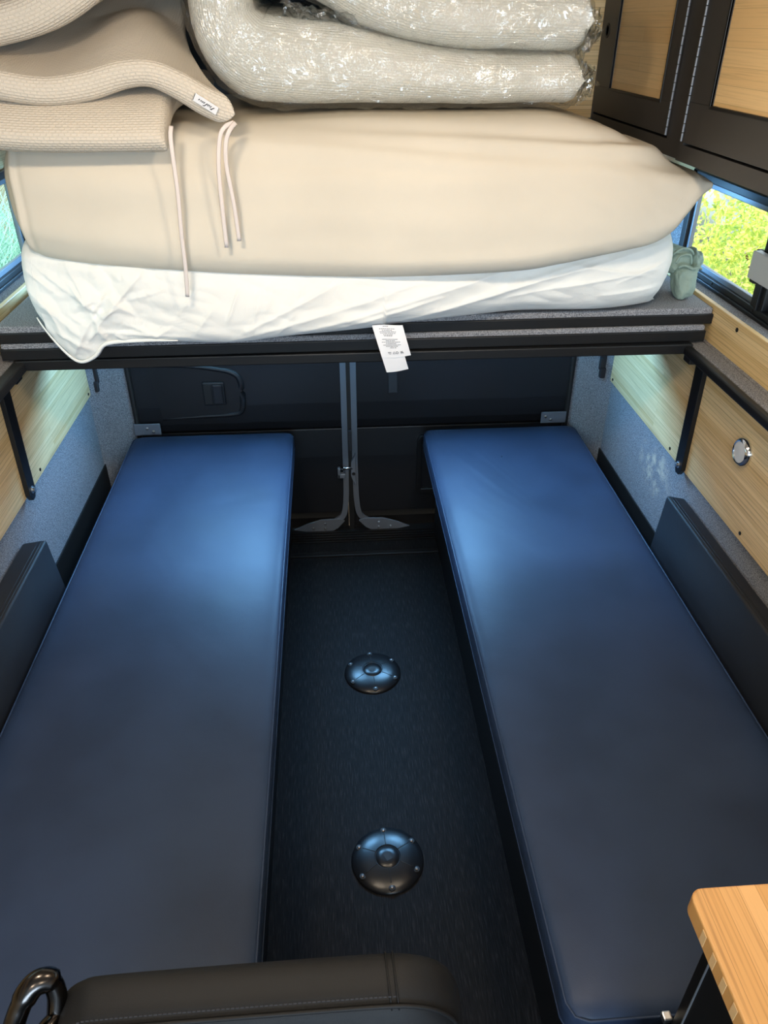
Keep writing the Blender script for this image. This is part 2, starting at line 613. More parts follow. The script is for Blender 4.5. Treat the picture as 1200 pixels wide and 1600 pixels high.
def resample_loop(P, n):
    Q = np.vstack([P, P[:1]])
    d = np.r_[0, np.cumsum(np.hypot(*np.diff(Q, axis=0).T))]
    s = np.linspace(0, d[-1], n, endpoint=False)
    return np.c_[np.interp(s, d, Q[:, 0]), np.interp(s, d, Q[:, 1])]

def loft(sections, n):
    """sections: list of (x, loop Nx2 of (y,z)); closed skin with capped ends"""
    v, f = [], []
    for x, L in sections:
        for y, z in L:
            v.append((x, y, z))
    m = len(sections)
    for i in range(m - 1):
        for k in range(n):
            f.append((i * n + k, i * n + (k + 1) % n, (i + 1) * n + (k + 1) % n, (i + 1) * n + k))
    f.append(tuple(range(n))[::-1])
    f.append(tuple(range((m - 1) * n, m * n)))
    return v, f

def nz(x, y, z):
    return noise.noise(Vector((x, y, z)))

def pillow(fn, nu, nv, th, r, disp=None, ru=None):
    """closed slab around mid-surface fn(u,v) -> Vector, u,v in 0..1; thickness th, edge rounding r (m)"""
    P = [[Vector(fn(i / (nu - 1), j / (nv - 1))) for j in range(nv)] for i in range(nu)]
    # arc lengths
    du = [[0.0] * nv for _ in range(nu)]
    dv = [[0.0] * nv for _ in range(nu)]
    for j in range(nv):
        for i in range(1, nu):
            du[i][j] = du[i - 1][j] + (P[i][j] - P[i - 1][j]).length
    for i in range(nu):
        for j in range(1, nv):
            dv[i][j] = dv[i][j - 1] + (P[i][j] - P[i][j - 1]).length
    v, f, uv = [], [], []
    idx = [{}, {}]
    for s in (0, 1):
        for i in range(nu):
            for j in range(nv):
                edge = i in (0, nu - 1) or j in (0, nv - 1)
                if s == 1 and edge:
                    idx[1][(i, j)] = idx[0][(i, j)]
                    continue
                e1 = min(du[i][j], du[nu - 1][j] - du[i][j])
                e2 = min(dv[i][j], dv[i][nv - 1] - dv[i][j])
                h = 1.0
                for e, rad in ((e1, ru or r), (e2, r)):
                    t = min(e / rad, 1.0)
                    h *= math.sqrt(max(0.0, 1 - (1 - t) ** 2)) if not edge else 0.0
                a = P[min(i + 1, nu - 1)][j] - P[max(i - 1, 0)][j]
                b = P[i][min(j + 1, nv - 1)] - P[i][max(j - 1, 0)]
                nn = a.cross(b)
                nn = nn.normalized() if nn.length > 1e-9 else Vector((0, 0, 1))
                sg = 1 if s == 0 else -1
                t_ = th(i / (nu - 1), j / (nv - 1)) if callable(th) else th
                p = P[i][j] + nn * (sg * h * t_ / 2)
                if disp:
                    p = p + nn * (sg * disp(p, i / (nu - 1), j / (nv - 1), sg))
                idx[s][(i, j)] = len(v)
                v.append(p)
                uv.append((du[i][j], 0.0))
    for s in (0, 1):
        for i in range(nu):
            acc = 0.0
            for j in range(1, nv - 1):
                acc += (v[idx[s][(i, j)]] - v[idx[s][(i, j - 1)]]).length
                uv[idx[s][(i, j)]] = (uv[idx[s][(i, j)]][0], acc if s == 0 else -acc)
    for s in (0, 1):
        for i in range(nu - 1):
            for j in range(nv - 1):
                q = (idx[s][(i, j)], idx[s][(i + 1, j)], idx[s][(i + 1, j + 1)], idx[s][(i, j + 1)])
                q = tuple(dict.fromkeys(q))
                if len(q) >= 3:
                    f.append(q if s == 0 else q[::-1])
    return v, f, uv

# ================================================================== STRUCTURE
# floor
fl = G().box(-0.80, 0.93, -1.9, 2.222, -0.03, 0.0).done('floor', 'floor')
tag(fl, 'dark charcoal woven vinyl floor with fine lengthwise streaks', 'floor', kind='structure')
t1 = thing('trim_1', (0.08, 2.32, -0.03), 'black ribbed threshold strip on the floor before the rear doors', 'threshold', kind='structure')
G().box(-0.80, 0.93, 2.222, 2.244, -0.03, 0.006, 0.002).done('edge_strip', 'black_metal', t1)
G().box(-0.80, 0.93, 2.244, 2.315, -0.03, -0.002, 0.001).done('step_mat', 'floor', t1)
g = G()
g.box(-0.80, 0.93, 2.315, 2.44, -0.03, -0.012)
for k in range(5):
    g.box(-0.80, 0.93, 2.325 + k * 0.016, 2.333 + k * 0.016, -0.012, -0.007)
g.done('sill', 'black_metal', t1)

# right wall: carpeted lower wall, stepped ledges, upper wall round the window
XR, XL = 0.92, -0.79
def wall(side):
    s = 1 if side == 'right' else -1
    xw = XR if s > 0 else XL
    g = G()
    def bx(a, b, y0, y1, z0, z1, bev=0.0):
        lo, hi = sorted((xw + s * a, xw + s * b))
        g.box(lo, hi, y0, y1, z0, z1, bev)
    bx(0.0, 0.12, -1.9, 2.44, -0.03, 0.962)             # lower carpet wall and ledge
    bx(0.022, 0.12, -1.9, 2.44, 0.962, 1.048)           # behind the bamboo strip, upper ledge
    bx(0.085, 0.098, -1.9, 0.78, 1.048, 1.95)            # ahead of window
    bx(0.085, 0.098, 2.14 if s > 0 else 2.30, 2.44, 1.048, 1.95)            # behind window
    bx(0.085, 0.098, 0.78, 2.40, 1.300, 1.95)            # above window
    bx(0.085, 0.098, 0.78, 2.40, 1.02, 1.050)            # below window
    o = g.done('wall_' + side, 'felt_wall' if s > 0 else 'felt')
    tag(o, 'grey felt carpeted %s side wall of the van with stepped ledges' % side, 'wall', kind='structure')
    # bamboo panel below the ledge
    lo, hi = sorted((xw - s * 0.010, xw - s * 0.0005))
    G().box(lo, hi, -1.2, 2.285, 0.632, 0.943, 0.0015).done('bamboo_panel', 'bamboo_wall', o, label='light bamboo panel')
    # felt lip that carries the ledge up to the side rail
    lo, hi = sorted((xw - s * 0.0385, xw - s * 0.0002))
    G().box(lo, hi, -1.2, 2.285, 0.944, 0.9625, 0.003).done('ledge_lip', 'felt', o)
    # bamboo strip between the two ledges
    lo, hi = sorted((xw + s * 0.010, xw + s * 0.0225))
    G().box(lo, hi, -1.2, 2.42, 0.9615, 1.052, 0.0015).done('bamboo_strip', 'bamboo_wall', o, label='narrow bamboo board between the ledges')
    # bamboo board above window
    lo, hi = sorted((xw + s * 0.072, xw + s * 0.086))
    G().box(lo, hi, -1.2, 2.42, 1.292, 1.46, 0.0015).done('bamboo_header', 'bamboo_wall', o)
    # screws
    xs = xw - s * 0.010
    for (y, z) in [(2.262, 0.645), (1.777, 0.648), (1.363, 0.650), (0.95, 0.65)]:
        G().lathe((xs, y, z), [(0.0045, 0.0), (0.0045, -s * 0.0016), (0.002, -s * 0.0022)], 12, 'x').done('screw', 'screw', o)
        G().lathe((xw, y - 0.002, z - 0.021), [(0.0042, 0.0), (0.0042, -s * 0.0016), (0.002, -s * 0.0022)], 12, 'x').done('screw', 'screw', o)
    for (y, z) in [(1.632, 1.034), (1.20, 1.034)]:
        G().lathe((xw + s * 0.010, y, z), [(0.0055, 0.0), (0.0055, -s * 0.0012), (0.003, -s * 0.0016)], 12, 'x').done('screw', 'screw', o)
    # shade of the gap beside the bench, put in as a black sheet
    lo, hi = sorted((xw - s * 0.004, xw - s * 0.0003))
    G().box(lo, hi, -1.2, 2.30, 0.0, 0.375).done('gap_shade', 'rubber', o)
    return o
wr = wall('right')
wl = wall('left')

# ceiling, cab end wall with windscreen opening
c = G().box(-1.10, 1.24, -1.95, 2.6, 1.92, 1.97).done('ceiling', 'ceiling')
tag(c, 'pale lined van ceiling overhead', 'ceiling', kind='structure')
g = G()
g.box(-1.10, 1.24, -2.02, -1.95, -0.03, 0.98)
g.box(-1.10, 1.24, -2.02, -1.95, 1.66, 1.97)
g.box(-1.10, -0.68, -2.02, -1.95, 0.98, 1.66)
g.box(0.80, 1.24, -2.02, -1.95, 0.98, 1.66)
wf = g.done('wall_front', 'felt_dark')
tag(wf, 'dark dashboard end of the cab around the windscreen', 'wall', kind='structure')
G().box(-0.68, 0.80, -1.99, -1.985, 0.98, 1.66).done('windscreen_glass', 'glass', wf)

# D pillars: slanted carpeted corners either side of the rear doors
for side, s, xa, xb in (('right', 1, 0.921, 0.826), ('left', -1, -0.791, -0.694)):
    poly = [(xa, 2.288), (xa + s * 0.03, 2.288), (xa + s * 0.03, 2.47), (xb, 2.47), (xb, 2.425), (xb + s * 0.02, 2.395)]
    if s < 0:
        poly = poly[::-1]
    o = G().prism(poly, 'z', -0.03, 1.92).done('wall_rear_' + side, 'felt')
    tag(o, 'slanted grey felt pillar at the %s of the rear doors' % side, 'wall', kind='structure')
    # rubber weather strip along the door opening
    G().tube([(xb - s * 0.004, 2.416, 0.0), (xb - s * 0.004, 2.416, 0.4), (xb - s * 0.006, 2.416, 1.05)], 0.009, 10).done('weather_strip', 'rubber', o)
    # hanging buckle clip
    xc = (0.893 if s > 0 else -0.771)
    g = G().box(xc - 0.013, xc + 0.013, 2.318, 2.332, 0.655, 0.72, 0.004)
    g.box(xc - 0.009, xc + 0.009, 2.312, 2.33, 0.628, 0.664, 0.003)
    g.box(xc - 0.015, xc - 0.006, 2.308, 2.32, 0.668, 0.70, 0.002)
    b = g.done('strap_clip', 'strap', o)
    # metal hinge plate low on the pillar edge
    hx = 0.772 if s > 0 else -0.655
    h = G().box(hx - 0.045, hx + 0.045, 2.398, 2.404, 0.425, 0.468, 0.002).done('hinge_plate', 'grey_paint', o)
    for k in range(2):
        G().lathe((hx - 0.03 + k * 0.02 * 1.0 + (0.03 if s < 0 else 0), 2.398, 0.452 - k * 0.012), [(0.005, 0), (0.005, -0.003), (0.002, -0.005)], 10, 'y').done('screw', 'steel', h)

# ------------------------------------------------------------------ rear doors
def door(n, x0, x1, s):
    """x0..x1 span of the leaf; s=+1 right leaf, -1 left leaf (s points to the hinge side)"""
    d = thing('door_%d' % n, ((x0 + x1) / 2, 2.45, -0.02),
              'dark plastic lined %s rear van door' % ('right' if s > 0 else 'left'), 'door', kind='structure')
    inner = x0 if s > 0 else x1
    g = G()
    # outer skin with a window opening
    wx0, wx1 = (x0 + 0.14, x1 - 0.25) if s > 0 else (x0 + 0.21, x1 - 0.14)
    g.box(x0, x1, 2.452, 2.47, -0.03, 1.06)
    g.box(x0, x1, 2.452, 2.47, 1.25, 1.93)
    g.box(x0, wx0, 2.452, 2.47, 1.06, 1.25)
    g.box(wx1, x1, 2.452, 2.47, 1.06, 1.25)
    g.done('door_skin', 'door_dark', d)
    G().box(wx0, wx1, 2.458, 2.462, 1.06, 1.25).done('door_glass', 'glass', d)
    # upper trim bulges, lower trim sits slightly back
    lo, hi = (x0 + 0.012, x1 - 0.004) if s > 0 else (x0 + 0.004, x1 - 0.012)
    G().prism([(2.452, 1.00), (2.428, 0.99), (2.420, 0.80), (2.418, 0.52), (2.424, 0.45), (2.436, 0.418), (2.452, 0.414)], 'x', lo, hi, 0.003).done('upper_trim_panel', 'door_plastic', d)
    G().prism([(2.452, 0.412), (2.438, 0.410), (2.430, 0.30), (2.432, 0.06), (2.452, 0.02)], 'x', lo, hi, 0.003).done('lower_trim_panel', 'door_plastic', d)
    return d
d1 = door(1, -0.692, 0.033, -1)
d2 = door(2, 0.055, 0.824, 1)

# painted edge strips, flaring into corner gussets at the foot
def edge_strip(dr, s):
    xi = 0.026 if s < 0 else 0.0605
    pts = [(xi, 1.02), (xi, 0.40), (xi, 0.24), (xi + s * 0.003, 0.12), (xi + s * 0.014, 0.055), (xi + s * 0.045, 0.024)]
    P = spline(pts, 40)
    g = G()
    v, f = [], []
    for i, (x, z) in enumerate(P):
        a = P[min(i + 1, len(P) - 1)] - P[max(i - 1, 0)]
        a /= np.linalg.norm(a)
        nx, nz_ = -a[1], a[0]
        for (w, y) in ((-0.010, 2.424), (-0.010, 2.414), (0.010, 2.411), (0.010, 2.424)):
            v.append((x + nx * w, y, z + nz_ * w))
    for i in range(len(P) - 1):
        for k in range(4):
            f.append((i * 4 + k, i * 4 + (k + 1) % 4, (i + 1) * 4 + (k + 1) % 4, (i + 1) * 4 + k))
    f += [(0, 1, 2, 3), tuple(len(v) - 4 + k for k in range(4))]
    g.add(v, f)
    g.done('edge_strip', 'grey_paint', dr)
    # gusset plate
    poly = [(xi + s * 0.010, 0.03), (xi + s * 0.030, 0.040), (xi + s * 0.10, 0.038), (xi + s * 0.15, 0.022), (xi + s * 0.205, -0.004), (xi + s * 0.14, -0.016), (xi + s * 0.06, -0.016), (xi + s * 0.035, 0.0)]
    if s < 0:
        poly = poly[::-1]
    gp = G().prism(poly, 'y', 2.408, 2.416, 0.0015).done('gusset_plate', 'grey_paint', dr)
    for (a, z) in ((0.085, 0.022), (0.085, 0.0), (0.13, 0.002)):
        G().lathe((xi + s * a, 2.408, z), [(0.0045, 0), (0.0045, -0.003), (0.002, -0.004)], 10, 'y').done('screw', 'steel', gp)
edge_strip(d1, -1)
edge_strip(d2, 1)
# dark rubber seal in the gap
G().box(0.0335, 0.0545, 2.415, 2.475, -0.02, 1.92, 0.002).done('center_seal', 'rubber', d2)
# latch: striker on left leaf, catch plate on right leaf
lt = G().prism([(0.062, 0.325), (0.046, 0.290), (0.044, 0.235), (0.050, 0.215), (0.062, 0.190)], 'y', 2.398, 2.413, 0.0015).done('latch_plate', 'grey_paint', d2)
G().lathe((0.054, 2.398, 0.243), [(0.0065, 0), (0.0065, -0.001), (0.003, -0.0012)], 14, 'y').done('latch_hole', 'rubber', lt)
g = G().box(-0.004, 0.024, 2.392, 2.412, 0.228, 0.246, 0.003)
g.box(-0.004, 0.006, 2.392, 2.412, 0.228, 0.268, 0.003)
g.done('striker_bracket', 'grey_paint', d1)
g = G().tube([(0.010, 2.402, 0.262), (0.030, 2.398, 0.268), (0.050, 2.402, 0.264)], 0.005, 10)
g.tube([(0.020, 2.402, 0.248), (0.020, 2.396, 0.275)], 0.0035, 8)
g.done('striker_pin', 'chrome', d1, smooth=True)
G().box(0.038, 0.050, 2.396, 2.41, 0.34, 0.42, 0.003).done('seal_bumper', 'strap', d2)
# grab recess on the right leaf
g = G()
ring = [(0.288, 0.36), (0.300, 0.378), (0.42, 0.378), (0.42, 0.362), (0.306, 0.362), (0.306, 0.155), (0.36, 0.155), (0.36, 0.132), (0.300, 0.132), (0.288, 0.145)]
G().prism(ring, 'y', 2.420, 2.436, 0.002).done('grab_handle', 'door_dark', d2)
# map-pocket recess with inner handle on left leaf
out = spline([(-0.62, 0.668), (-0.50, 0.668), (-0.40, 0.655), (-0.345, 0.640), (-0.322, 0.610), (-0.320, 0.540), (-0.328, 0.500), (-0.36, 0.487), (-0.47, 0.482), (-0.60, 0.476)], 40)
g = G().tube([(x, 2.418, z) for x, z in out], [0.004 + 0.007 * math.sin(PI * i / 39) for i in range(40)], 10)
rb = g.done('pocket_rim', 'door_plastic', d1, smooth=True)
poly = [(x, z) for x, z in out]
G().prism(poly, 'y', 2.414, 2.4175).done('pocket_back', 'door_dark', d1)
hd = G().box(-0.450, -0.376, 2.403, 2.4142, 0.528, 0.612, 0.004).done('handle_bezel', 'door_plastic', d1)
G().box(-0.416, -0.382, 2.396, 2.404, 0.535, 0.606, 0.004).done('handle_lever', 'door_plastic', hd)
G().box(-0.446, -0.420, 2.400, 2.4035, 0.535, 0.606, 0.001).done('handle_well', 'rubber', hd)
# pull strap on the right leaf
G().prism([(2.412, 0.70), (2.408, 0.62), (2.398, 0.560), (2.402, 0.556), (2.412, 0.60), (2.4165, 0.70)], 'x', 0.181, 0.211, 0.001).done('pull_strap', 'strap', d2)

# ------------------------------------------------------------------ side windows
def window(n, side):
    s = 1 if side == 'right' else -1
    xw = (XR if s > 0 else XL) + s * 0.068
    w = thing('window_%d' % n, (xw, 1.43, 1.05), 'sliding black framed window in the %s wall above the ledge' % side, 'window', kind='structure')
    def bx(g, a, b, y0, y1, z0, z1, bev=0.0):
        lo, hi = sorted((xw + s * a, xw + s * b))
        return g.box(lo, hi, y0, y1, z0, z1, bev)
    Y0, Y1, Z0, Z1 = 0.79, (2.142 if s > 0 else 2.302), 1.047, 1.302
    g = G()
    bx(g, -0.006, 0.022, Y0, Y1, Z0, Z0 + 0.024, 0.003)
    bx(g, -0.006, 0.022, Y0, Y1, Z1 - 0.020, Z1, 0.003)
    bx(g, -0.006, 0.022, Y0, Y0 + 0.02, Z0, Z1, 0.003)
    bx(g, -0.006, 0.022, Y1 - 0.03, Y1, Z0, Z1, 0.003)
    bx(g, -0.012, 0.0, Y0, Y1, Z0, Z0 + 0.010, 0.002)
    g.done('outer_frame', 'black_metal', w)
    def sash(y0, y1, a, name):
        g = G()
        bx(g, a, a + 0.012, y0, y1, Z0 + 0.022, Z0 + 0.037, 0.002)
        bx(g, a, a + 0.012, y0, y1, Z1 - 0.034, Z1 - 0.018, 0.002)
        bx(g, a, a + 0.012, y0, y0 + 0.014, Z0 + 0.022, Z1 - 0.018, 0.002)
        bx(g, a, a + 0.012, y1 - 0.014, y1, Z0 + 0.022, Z1 - 0.018, 0.002)
        fr = g.done(name, 'aluminium', w)
        g = G()
        bx(g, a + 0.005, a + 0.008, y0 + 0.012, y1 - 0.012, Z0 + 0.034, Z1 - 0.032)
        g.done('glass_pane', 'glass' if s > 0 else 'glass_tint', fr)
        return fr
    sash(1.700, Y1 - 0.028, 0.004, 'fixed_sash')
    sash(0.81, 1.650, 0.012, 'sliding_sash')
    g = G()
    bx(g, -0.004, 0.020, 1.648, 1.702, Z0 + 0.02, Z1 - 0.016, 0.003)
    bx(g, -0.010, 0.0, 1.664, 1.672, Z0 + 0.02, Z1 - 0.016, 0.002)
    ms = g.done('meeting_stile', 'black_metal', w)
    if s > 0:
        g = G()
        bx(g, -0.016, -0.002, 1.690, 1.712, 1.122, 1.196, 0.002)
        g.done('latch_base', 'rubber', ms)
        g = G()
        bx(g, -0.032, -0.012, 1.588, 1.697, 1.136, 1.197, 0.003)
        g.done('latch_plate', 'brushed', ms)
    for y in (1.60, 1.68, 1.90, 1.45):
        G().lathe((xw - s * 0.006, y, Z0 + 0.015), [(0.004, 0), (0.004, -s * 0.0015), (0.002, -s * 0.002)], 10, 'x').done('screw', 'screw', w)
    return w
window(1, 'right')
window(2, 'left')

# bamboo board at the rear, beyond overhead cabinet
o = G().box(0.50, 0.86, 2.385, 2.398, 1.40, 1.90, 0.002).done('trim_2', 'bamboo_wall')
tag(o, 'bamboo board behind the overhead cabinet at the rear', 'panel', kind='structure')

# ground outside
o = G().box(-14, 14, -8, 18, -0.76, -0.72).done('ground', 'soil')
tag(o, 'bare brown earth outside the van', 'ground', kind='structure')

# ================================================================== FURNITURE
# ---- benches and their seat pads
def bench(name, x0, x1, box0, box1, y0, y1, label_b, label_c):
    b = thing('bench', ((x0 + x1) / 2, (y0 + y1) / 2, 0.0), label_b, 'bench', 'benches along the side walls')
    # boxed base: carcass with plinth rail, top deck
    G().box(box0, box1, y0 + 0.05, y1 - 0.01, 0.0, 0.352, 0.004).done('base_box', 'black_metal', b)
    G().box(box0 - 0.012, box1 + 0.012, y0 + 0.02, y1 - 0.004, 0.352, 0.372, 0.003).done('deck', 'black_metal', b)
    # pad: rounded slab
    c = thing('seat_cushion', ((x0 + x1) / 2, (y0 + y1) / 2, 0.372), label_c, 'cushion', 'long leather seat cushions')
    # nested outlines from pad rim inwards (rounded rectangle in plan)
    def plan(ins, n=200, cr=0.030):
        r = max(cr - ins, 0.006)
        a0, a1, b0, b1 = x0 + ins, x1 - ins, y0 + ins, y1 - ins
        pts = []
        for cx_, cy_, st in ((a1 - r, b1 - r, 0), (a0 + r, b1 - r, 90), (a0 + r, b0 + r, 180), (a1 - r, b0 + r, 270)):
            for k in range(9):
                t = math.radians(st + k * 90 / 8)
                pts.append((cx_ + r * math.cos(t), cy_ + r * math.sin(t)))
        return resample_loop(np.array(pts), n)
    n = 220
    rings = [(0.010, 0.372), (0.003, 0.376), (0.0, 0.385), (0.0, 0.418), (0.0025, 0.428), (0.008, 0.434), (0.016, 0.438), (0.030, 0.441), (0.055, 0.443), (0.09, 0.4445), (0.13, 0.445), (0.18, 0.445), (0.23, 0.445), (0.262, 0.445)]
    vv, ff = [], []
    base = plan(0.0, n)
    for ins, z in rings:
        L = plan(ins, n)
        for (x, y) in L:
            dz = 0.0
            if z > 0.43:
                dz += 0.0022 * nz(x * 5, y * 5, 3.1) + 0.0009 * nz(x * 22, y * 22, 1.7)
                e = min(abs(x - x0), abs(x - x1), abs(y - y0), abs(y - y1))
                dz += -0.0016 * math.exp(-(e / 0.03) ** 2) * (0.5 + 0.5 * nz(x * 40, y * 40, 9.0))
            vv.append((x, y, z + dz))
    m = len(rings)
    for i in range(m - 1):
        for k in range(n):
            ff.append((i * n + k, i * n + (k + 1) % n, (i + 1) * n + (k + 1) % n, (i + 1) * n + k))
    ff.append(tuple(range(n))[::-1])
    ff.append(tuple(range((m - 1) * n, m * n)))
    mk('pad', vv, ff, 'leather', c, smooth=True)
    # welt seam round the upper rim
    L = plan(0.0035, n)
    P = [(x, y, 0.4295) for x, y in L] + [(L[0][0], L[0][1], 0.4295)]
    G().tube(P, 0.0024, 6).done('piping', 'leather', c, smooth=True)
    L = plan(0.0005, n)
    P = [(x, y, 0.386) for x, y in L] + [(L[0][0], L[0][1], 0.386)]
    G().tube(P, 0.002, 6).done('piping', 'leather', c, smooth=True)
    return b, c
bench('left', -0.700, -0.150, -0.690, -0.186, 0.40, 2.375,
      'black box bench base under the left seat cushion', 'long dark blue-black leather cushion on the left bench')
bench('right', 0.298, 0.838, 0.352, 0.828, 0.485, 2.362,
      'black box bench base under the right seat cushion', 'long dark blue-black leather cushion on the right bench')

# ---- bolsters tucked between bench and wall
def bolster(s, pts, y0, y1, label):
    """pts: (x,z) section of the wedge: inner bottom, outer bottom, outer top, inner top"""
    c = thing('bolster_cushion', (np.mean([p[0] for p in pts]), (y0 + y1) / 2, min(p[1] for p in pts)), label, 'cushion', 'slim back bolsters')
    g = G().prism(pts if s < 0 else pts[::-1], 'y', y0, y1, 0.008, 3)
    o = g.done('body', 'leather_bolster', c, smooth=True, angle=math.radians(50))
    it, ot = Vector((pts[3][0], 0, pts[3][1])), Vector((pts[2][0], 0, pts[2][1]))
    for k, r in ((0.010, 0.0020), (0.019, 0.0012)):
        d = (ot - it).normalized()
        q = it + d * k + Vector((0, 0, 0.0006))
        P = [(q.x, y0 + 0.01 + (y1 - y0 - 0.02) * i / 40, q.z) for i in range(41)]
        G().tube(P, r, 6).done('seam', 'leather_bolster', c, smooth=True)
    return c
bolster(1, [(0.846, 0.378), (0.908, 0.378), (0.915, 0.570), (0.862, 0.582)], 0.55, 1.645, 'slim black leather bolster leaning on the right wall')
bolster(-1, [(-0.706, 0.378), (-0.770, 0.378), (-0.784, 0.556), (-0.722, 0.565)], 0.50, 1.575, 'slim black leather bolster leaning on the left wall')

# ---- floor table-leg sockets
def socket(x, y, a0, label):
    t = thing('table_leg_socket', (x, y, 0.0), label, 'floor socket', 'round floor sockets')
    prof = [(0.0835, 0.0), (0.0835, 0.003), (0.080, 0.0060), (0.070, 0.0105), (0.055, 0.0145), (0.040, 0.0168), (0.0300, 0.0176), (0.0290, 0.0160), (0.0275, 0.0160), (0.0265, 0.0172), (0.010, 0.0174)]
    G().lathe((x, y, 0.0), prof, 64).done('dome', 'puck', t, smooth=True, angle=math.radians(50))
    m = Matrix.Rotation(a0, 3, 'Z')
    G().box(x - 0.007, x + 0.007, y - 0.010, y + 0.010, 0.0172, 0.0180, rot=((x, y, 0), m)).done('slot', 'rubber', t)
    for k in range(6):
        an = math.radians(90 + 60 * k + 4)
        cx_, cy_ = x + 0.0715 * math.cos(an), y + 0.0715 * math.sin(an)
        sc = G().lathe((cx_, cy_, 0.0065), [(0.0078, 0.0), (0.0078, 0.0040), (0.0065, 0.0048)], 16).done('screw_recess', 'rubber', t)
        G().lathe((cx_, cy_, 0.0112), [(0.0040, 0.0), (0.0038, 0.0018), (0.0020, 0.0026)], 12).done('screw', 'screw_dim', sc)
        if True:
            r0, r1 = 0.031, 0.062
            P = []
            for i in range(8):
                r = r0 + (r1 - r0) * i / 7
                z = float(np.interp(r, [0.030, 0.040, 0.055, 0.070], [0.0176, 0.0168, 0.0145, 0.0105]))
                P.append((x + r * math.cos(an), y + r * math.sin(an), z))
            G().tube(P, 0.0009, 6).done('rib', 'rubber', t, smooth=True)
    return t
socket(0.078, 1.628, math.radians(-25), 'dark round floor socket with six screws, farther of the pair')
socket(0.079, 1.026, math.radians(28), 'dark round floor socket with six screws, nearer of the pair')

# ---- bed frame: cross rail on side rails, hung from the walls by straps
bf = thing('bed_platform', (0.06, 1.72, 0.62), 'black steel bed frame spanning the van under the platform panels', 'bed frame')
G().box(-0.745, 0.880, 1.720, 1.750, 0.943, 0.968, 0.003).done('cross_rail', 'black_metal', bf)
G().box(-0.745, 0.880, 2.12, 2.15, 0.943, 0.968, 0.003).done('cross_rail', 'black_metal', bf)
G().box(0.858, 0.880, -0.2, 2.25, 0.941, 0.963, 0.006, 3).done('side_rail', 'black_metal', bf)
G().box(-0.7505, -0.722, 0.2, 2.25, 0.940, 0.965, 0.006, 3).done('side_rail', 'black_rough', bf)
for s, xw, y in ((1, XR - 0.0105, 1.700), (-1, XL + 0.0105, 1.690)):
    # strap: flat bar leaning a little, with a chamfered foot and a bolt
    yb = y - (0.012 if s > 0 else 0.016)
    poly = [(y - 0.022, 0.940), (yb - 0.020, 0.640), (yb - 0.008, 0.622), (yb + 0.008, 0.622), (yb + 0.020, 0.640), (y + 0.022, 0.940)]
    lo, hi = sorted((xw, xw - s * 0.012))
    st = G().prism(poly, 'x', lo, hi, 0.001).done('wall_strap', 'black_metal', bf)
    g = G().lathe((xw - s * 0.012, yb + 0.001, 0.648), [(0.0095, 0), (0.0095, -s * 0.0015), (0.0062, -s * 0.002), (0.0062, -s * 0.007), (0.004, -s * 0.008)], 6 * 3, 'x')
    g.done('bolt', 'steel', st)
    lo, hi = sorted((xw, xw - s * 0.050))
    G().box(lo, hi, y - 0.018, y + 0.018, 0.930, 0.943, 0.002).done('hanger_plate', 'black_metal', st)

# ---- two stacked platform panels
def panel(z, x0, x1, yl, yr, edge_h, felt_h, label):
    p = thing('carpeted_platform', ((x0 + x1) / 2, 1.98, z), label, 'platform', 'stacked bed platform boards')
    yb = 2.15
    poly = [(x0, yl + 0.006), (x1, yr + 0.006), (x1, yb), (x0, yb)]
    G().prism(poly, 'z', z + 0.004, z + edge_h + felt_h, 0.0055, 3).done('felt_board', 'felt', p)
    poly = [(x0 - 0.001, yl), (x1 + 0.001, yr), (x1 + 0.001, yr + 0.012), (x0 - 0.001, yl + 0.012)]
    G().prism(poly, 'z', z, z + edge_h, 0.002).done('edge_rail', 'black_metal', p)
    return p
panel(0.969, -0.770, 0.912, 1.722, 1.738, 0.026, 0.012, 'lower grey felt bed panel with black edge rail, directly on the frame')
panel(1.0075, -0.775, 0.9285, 1.727, 1.752, 0.024, 0.014, 'upper grey felt bed panel with black edge rail, under the mattress')

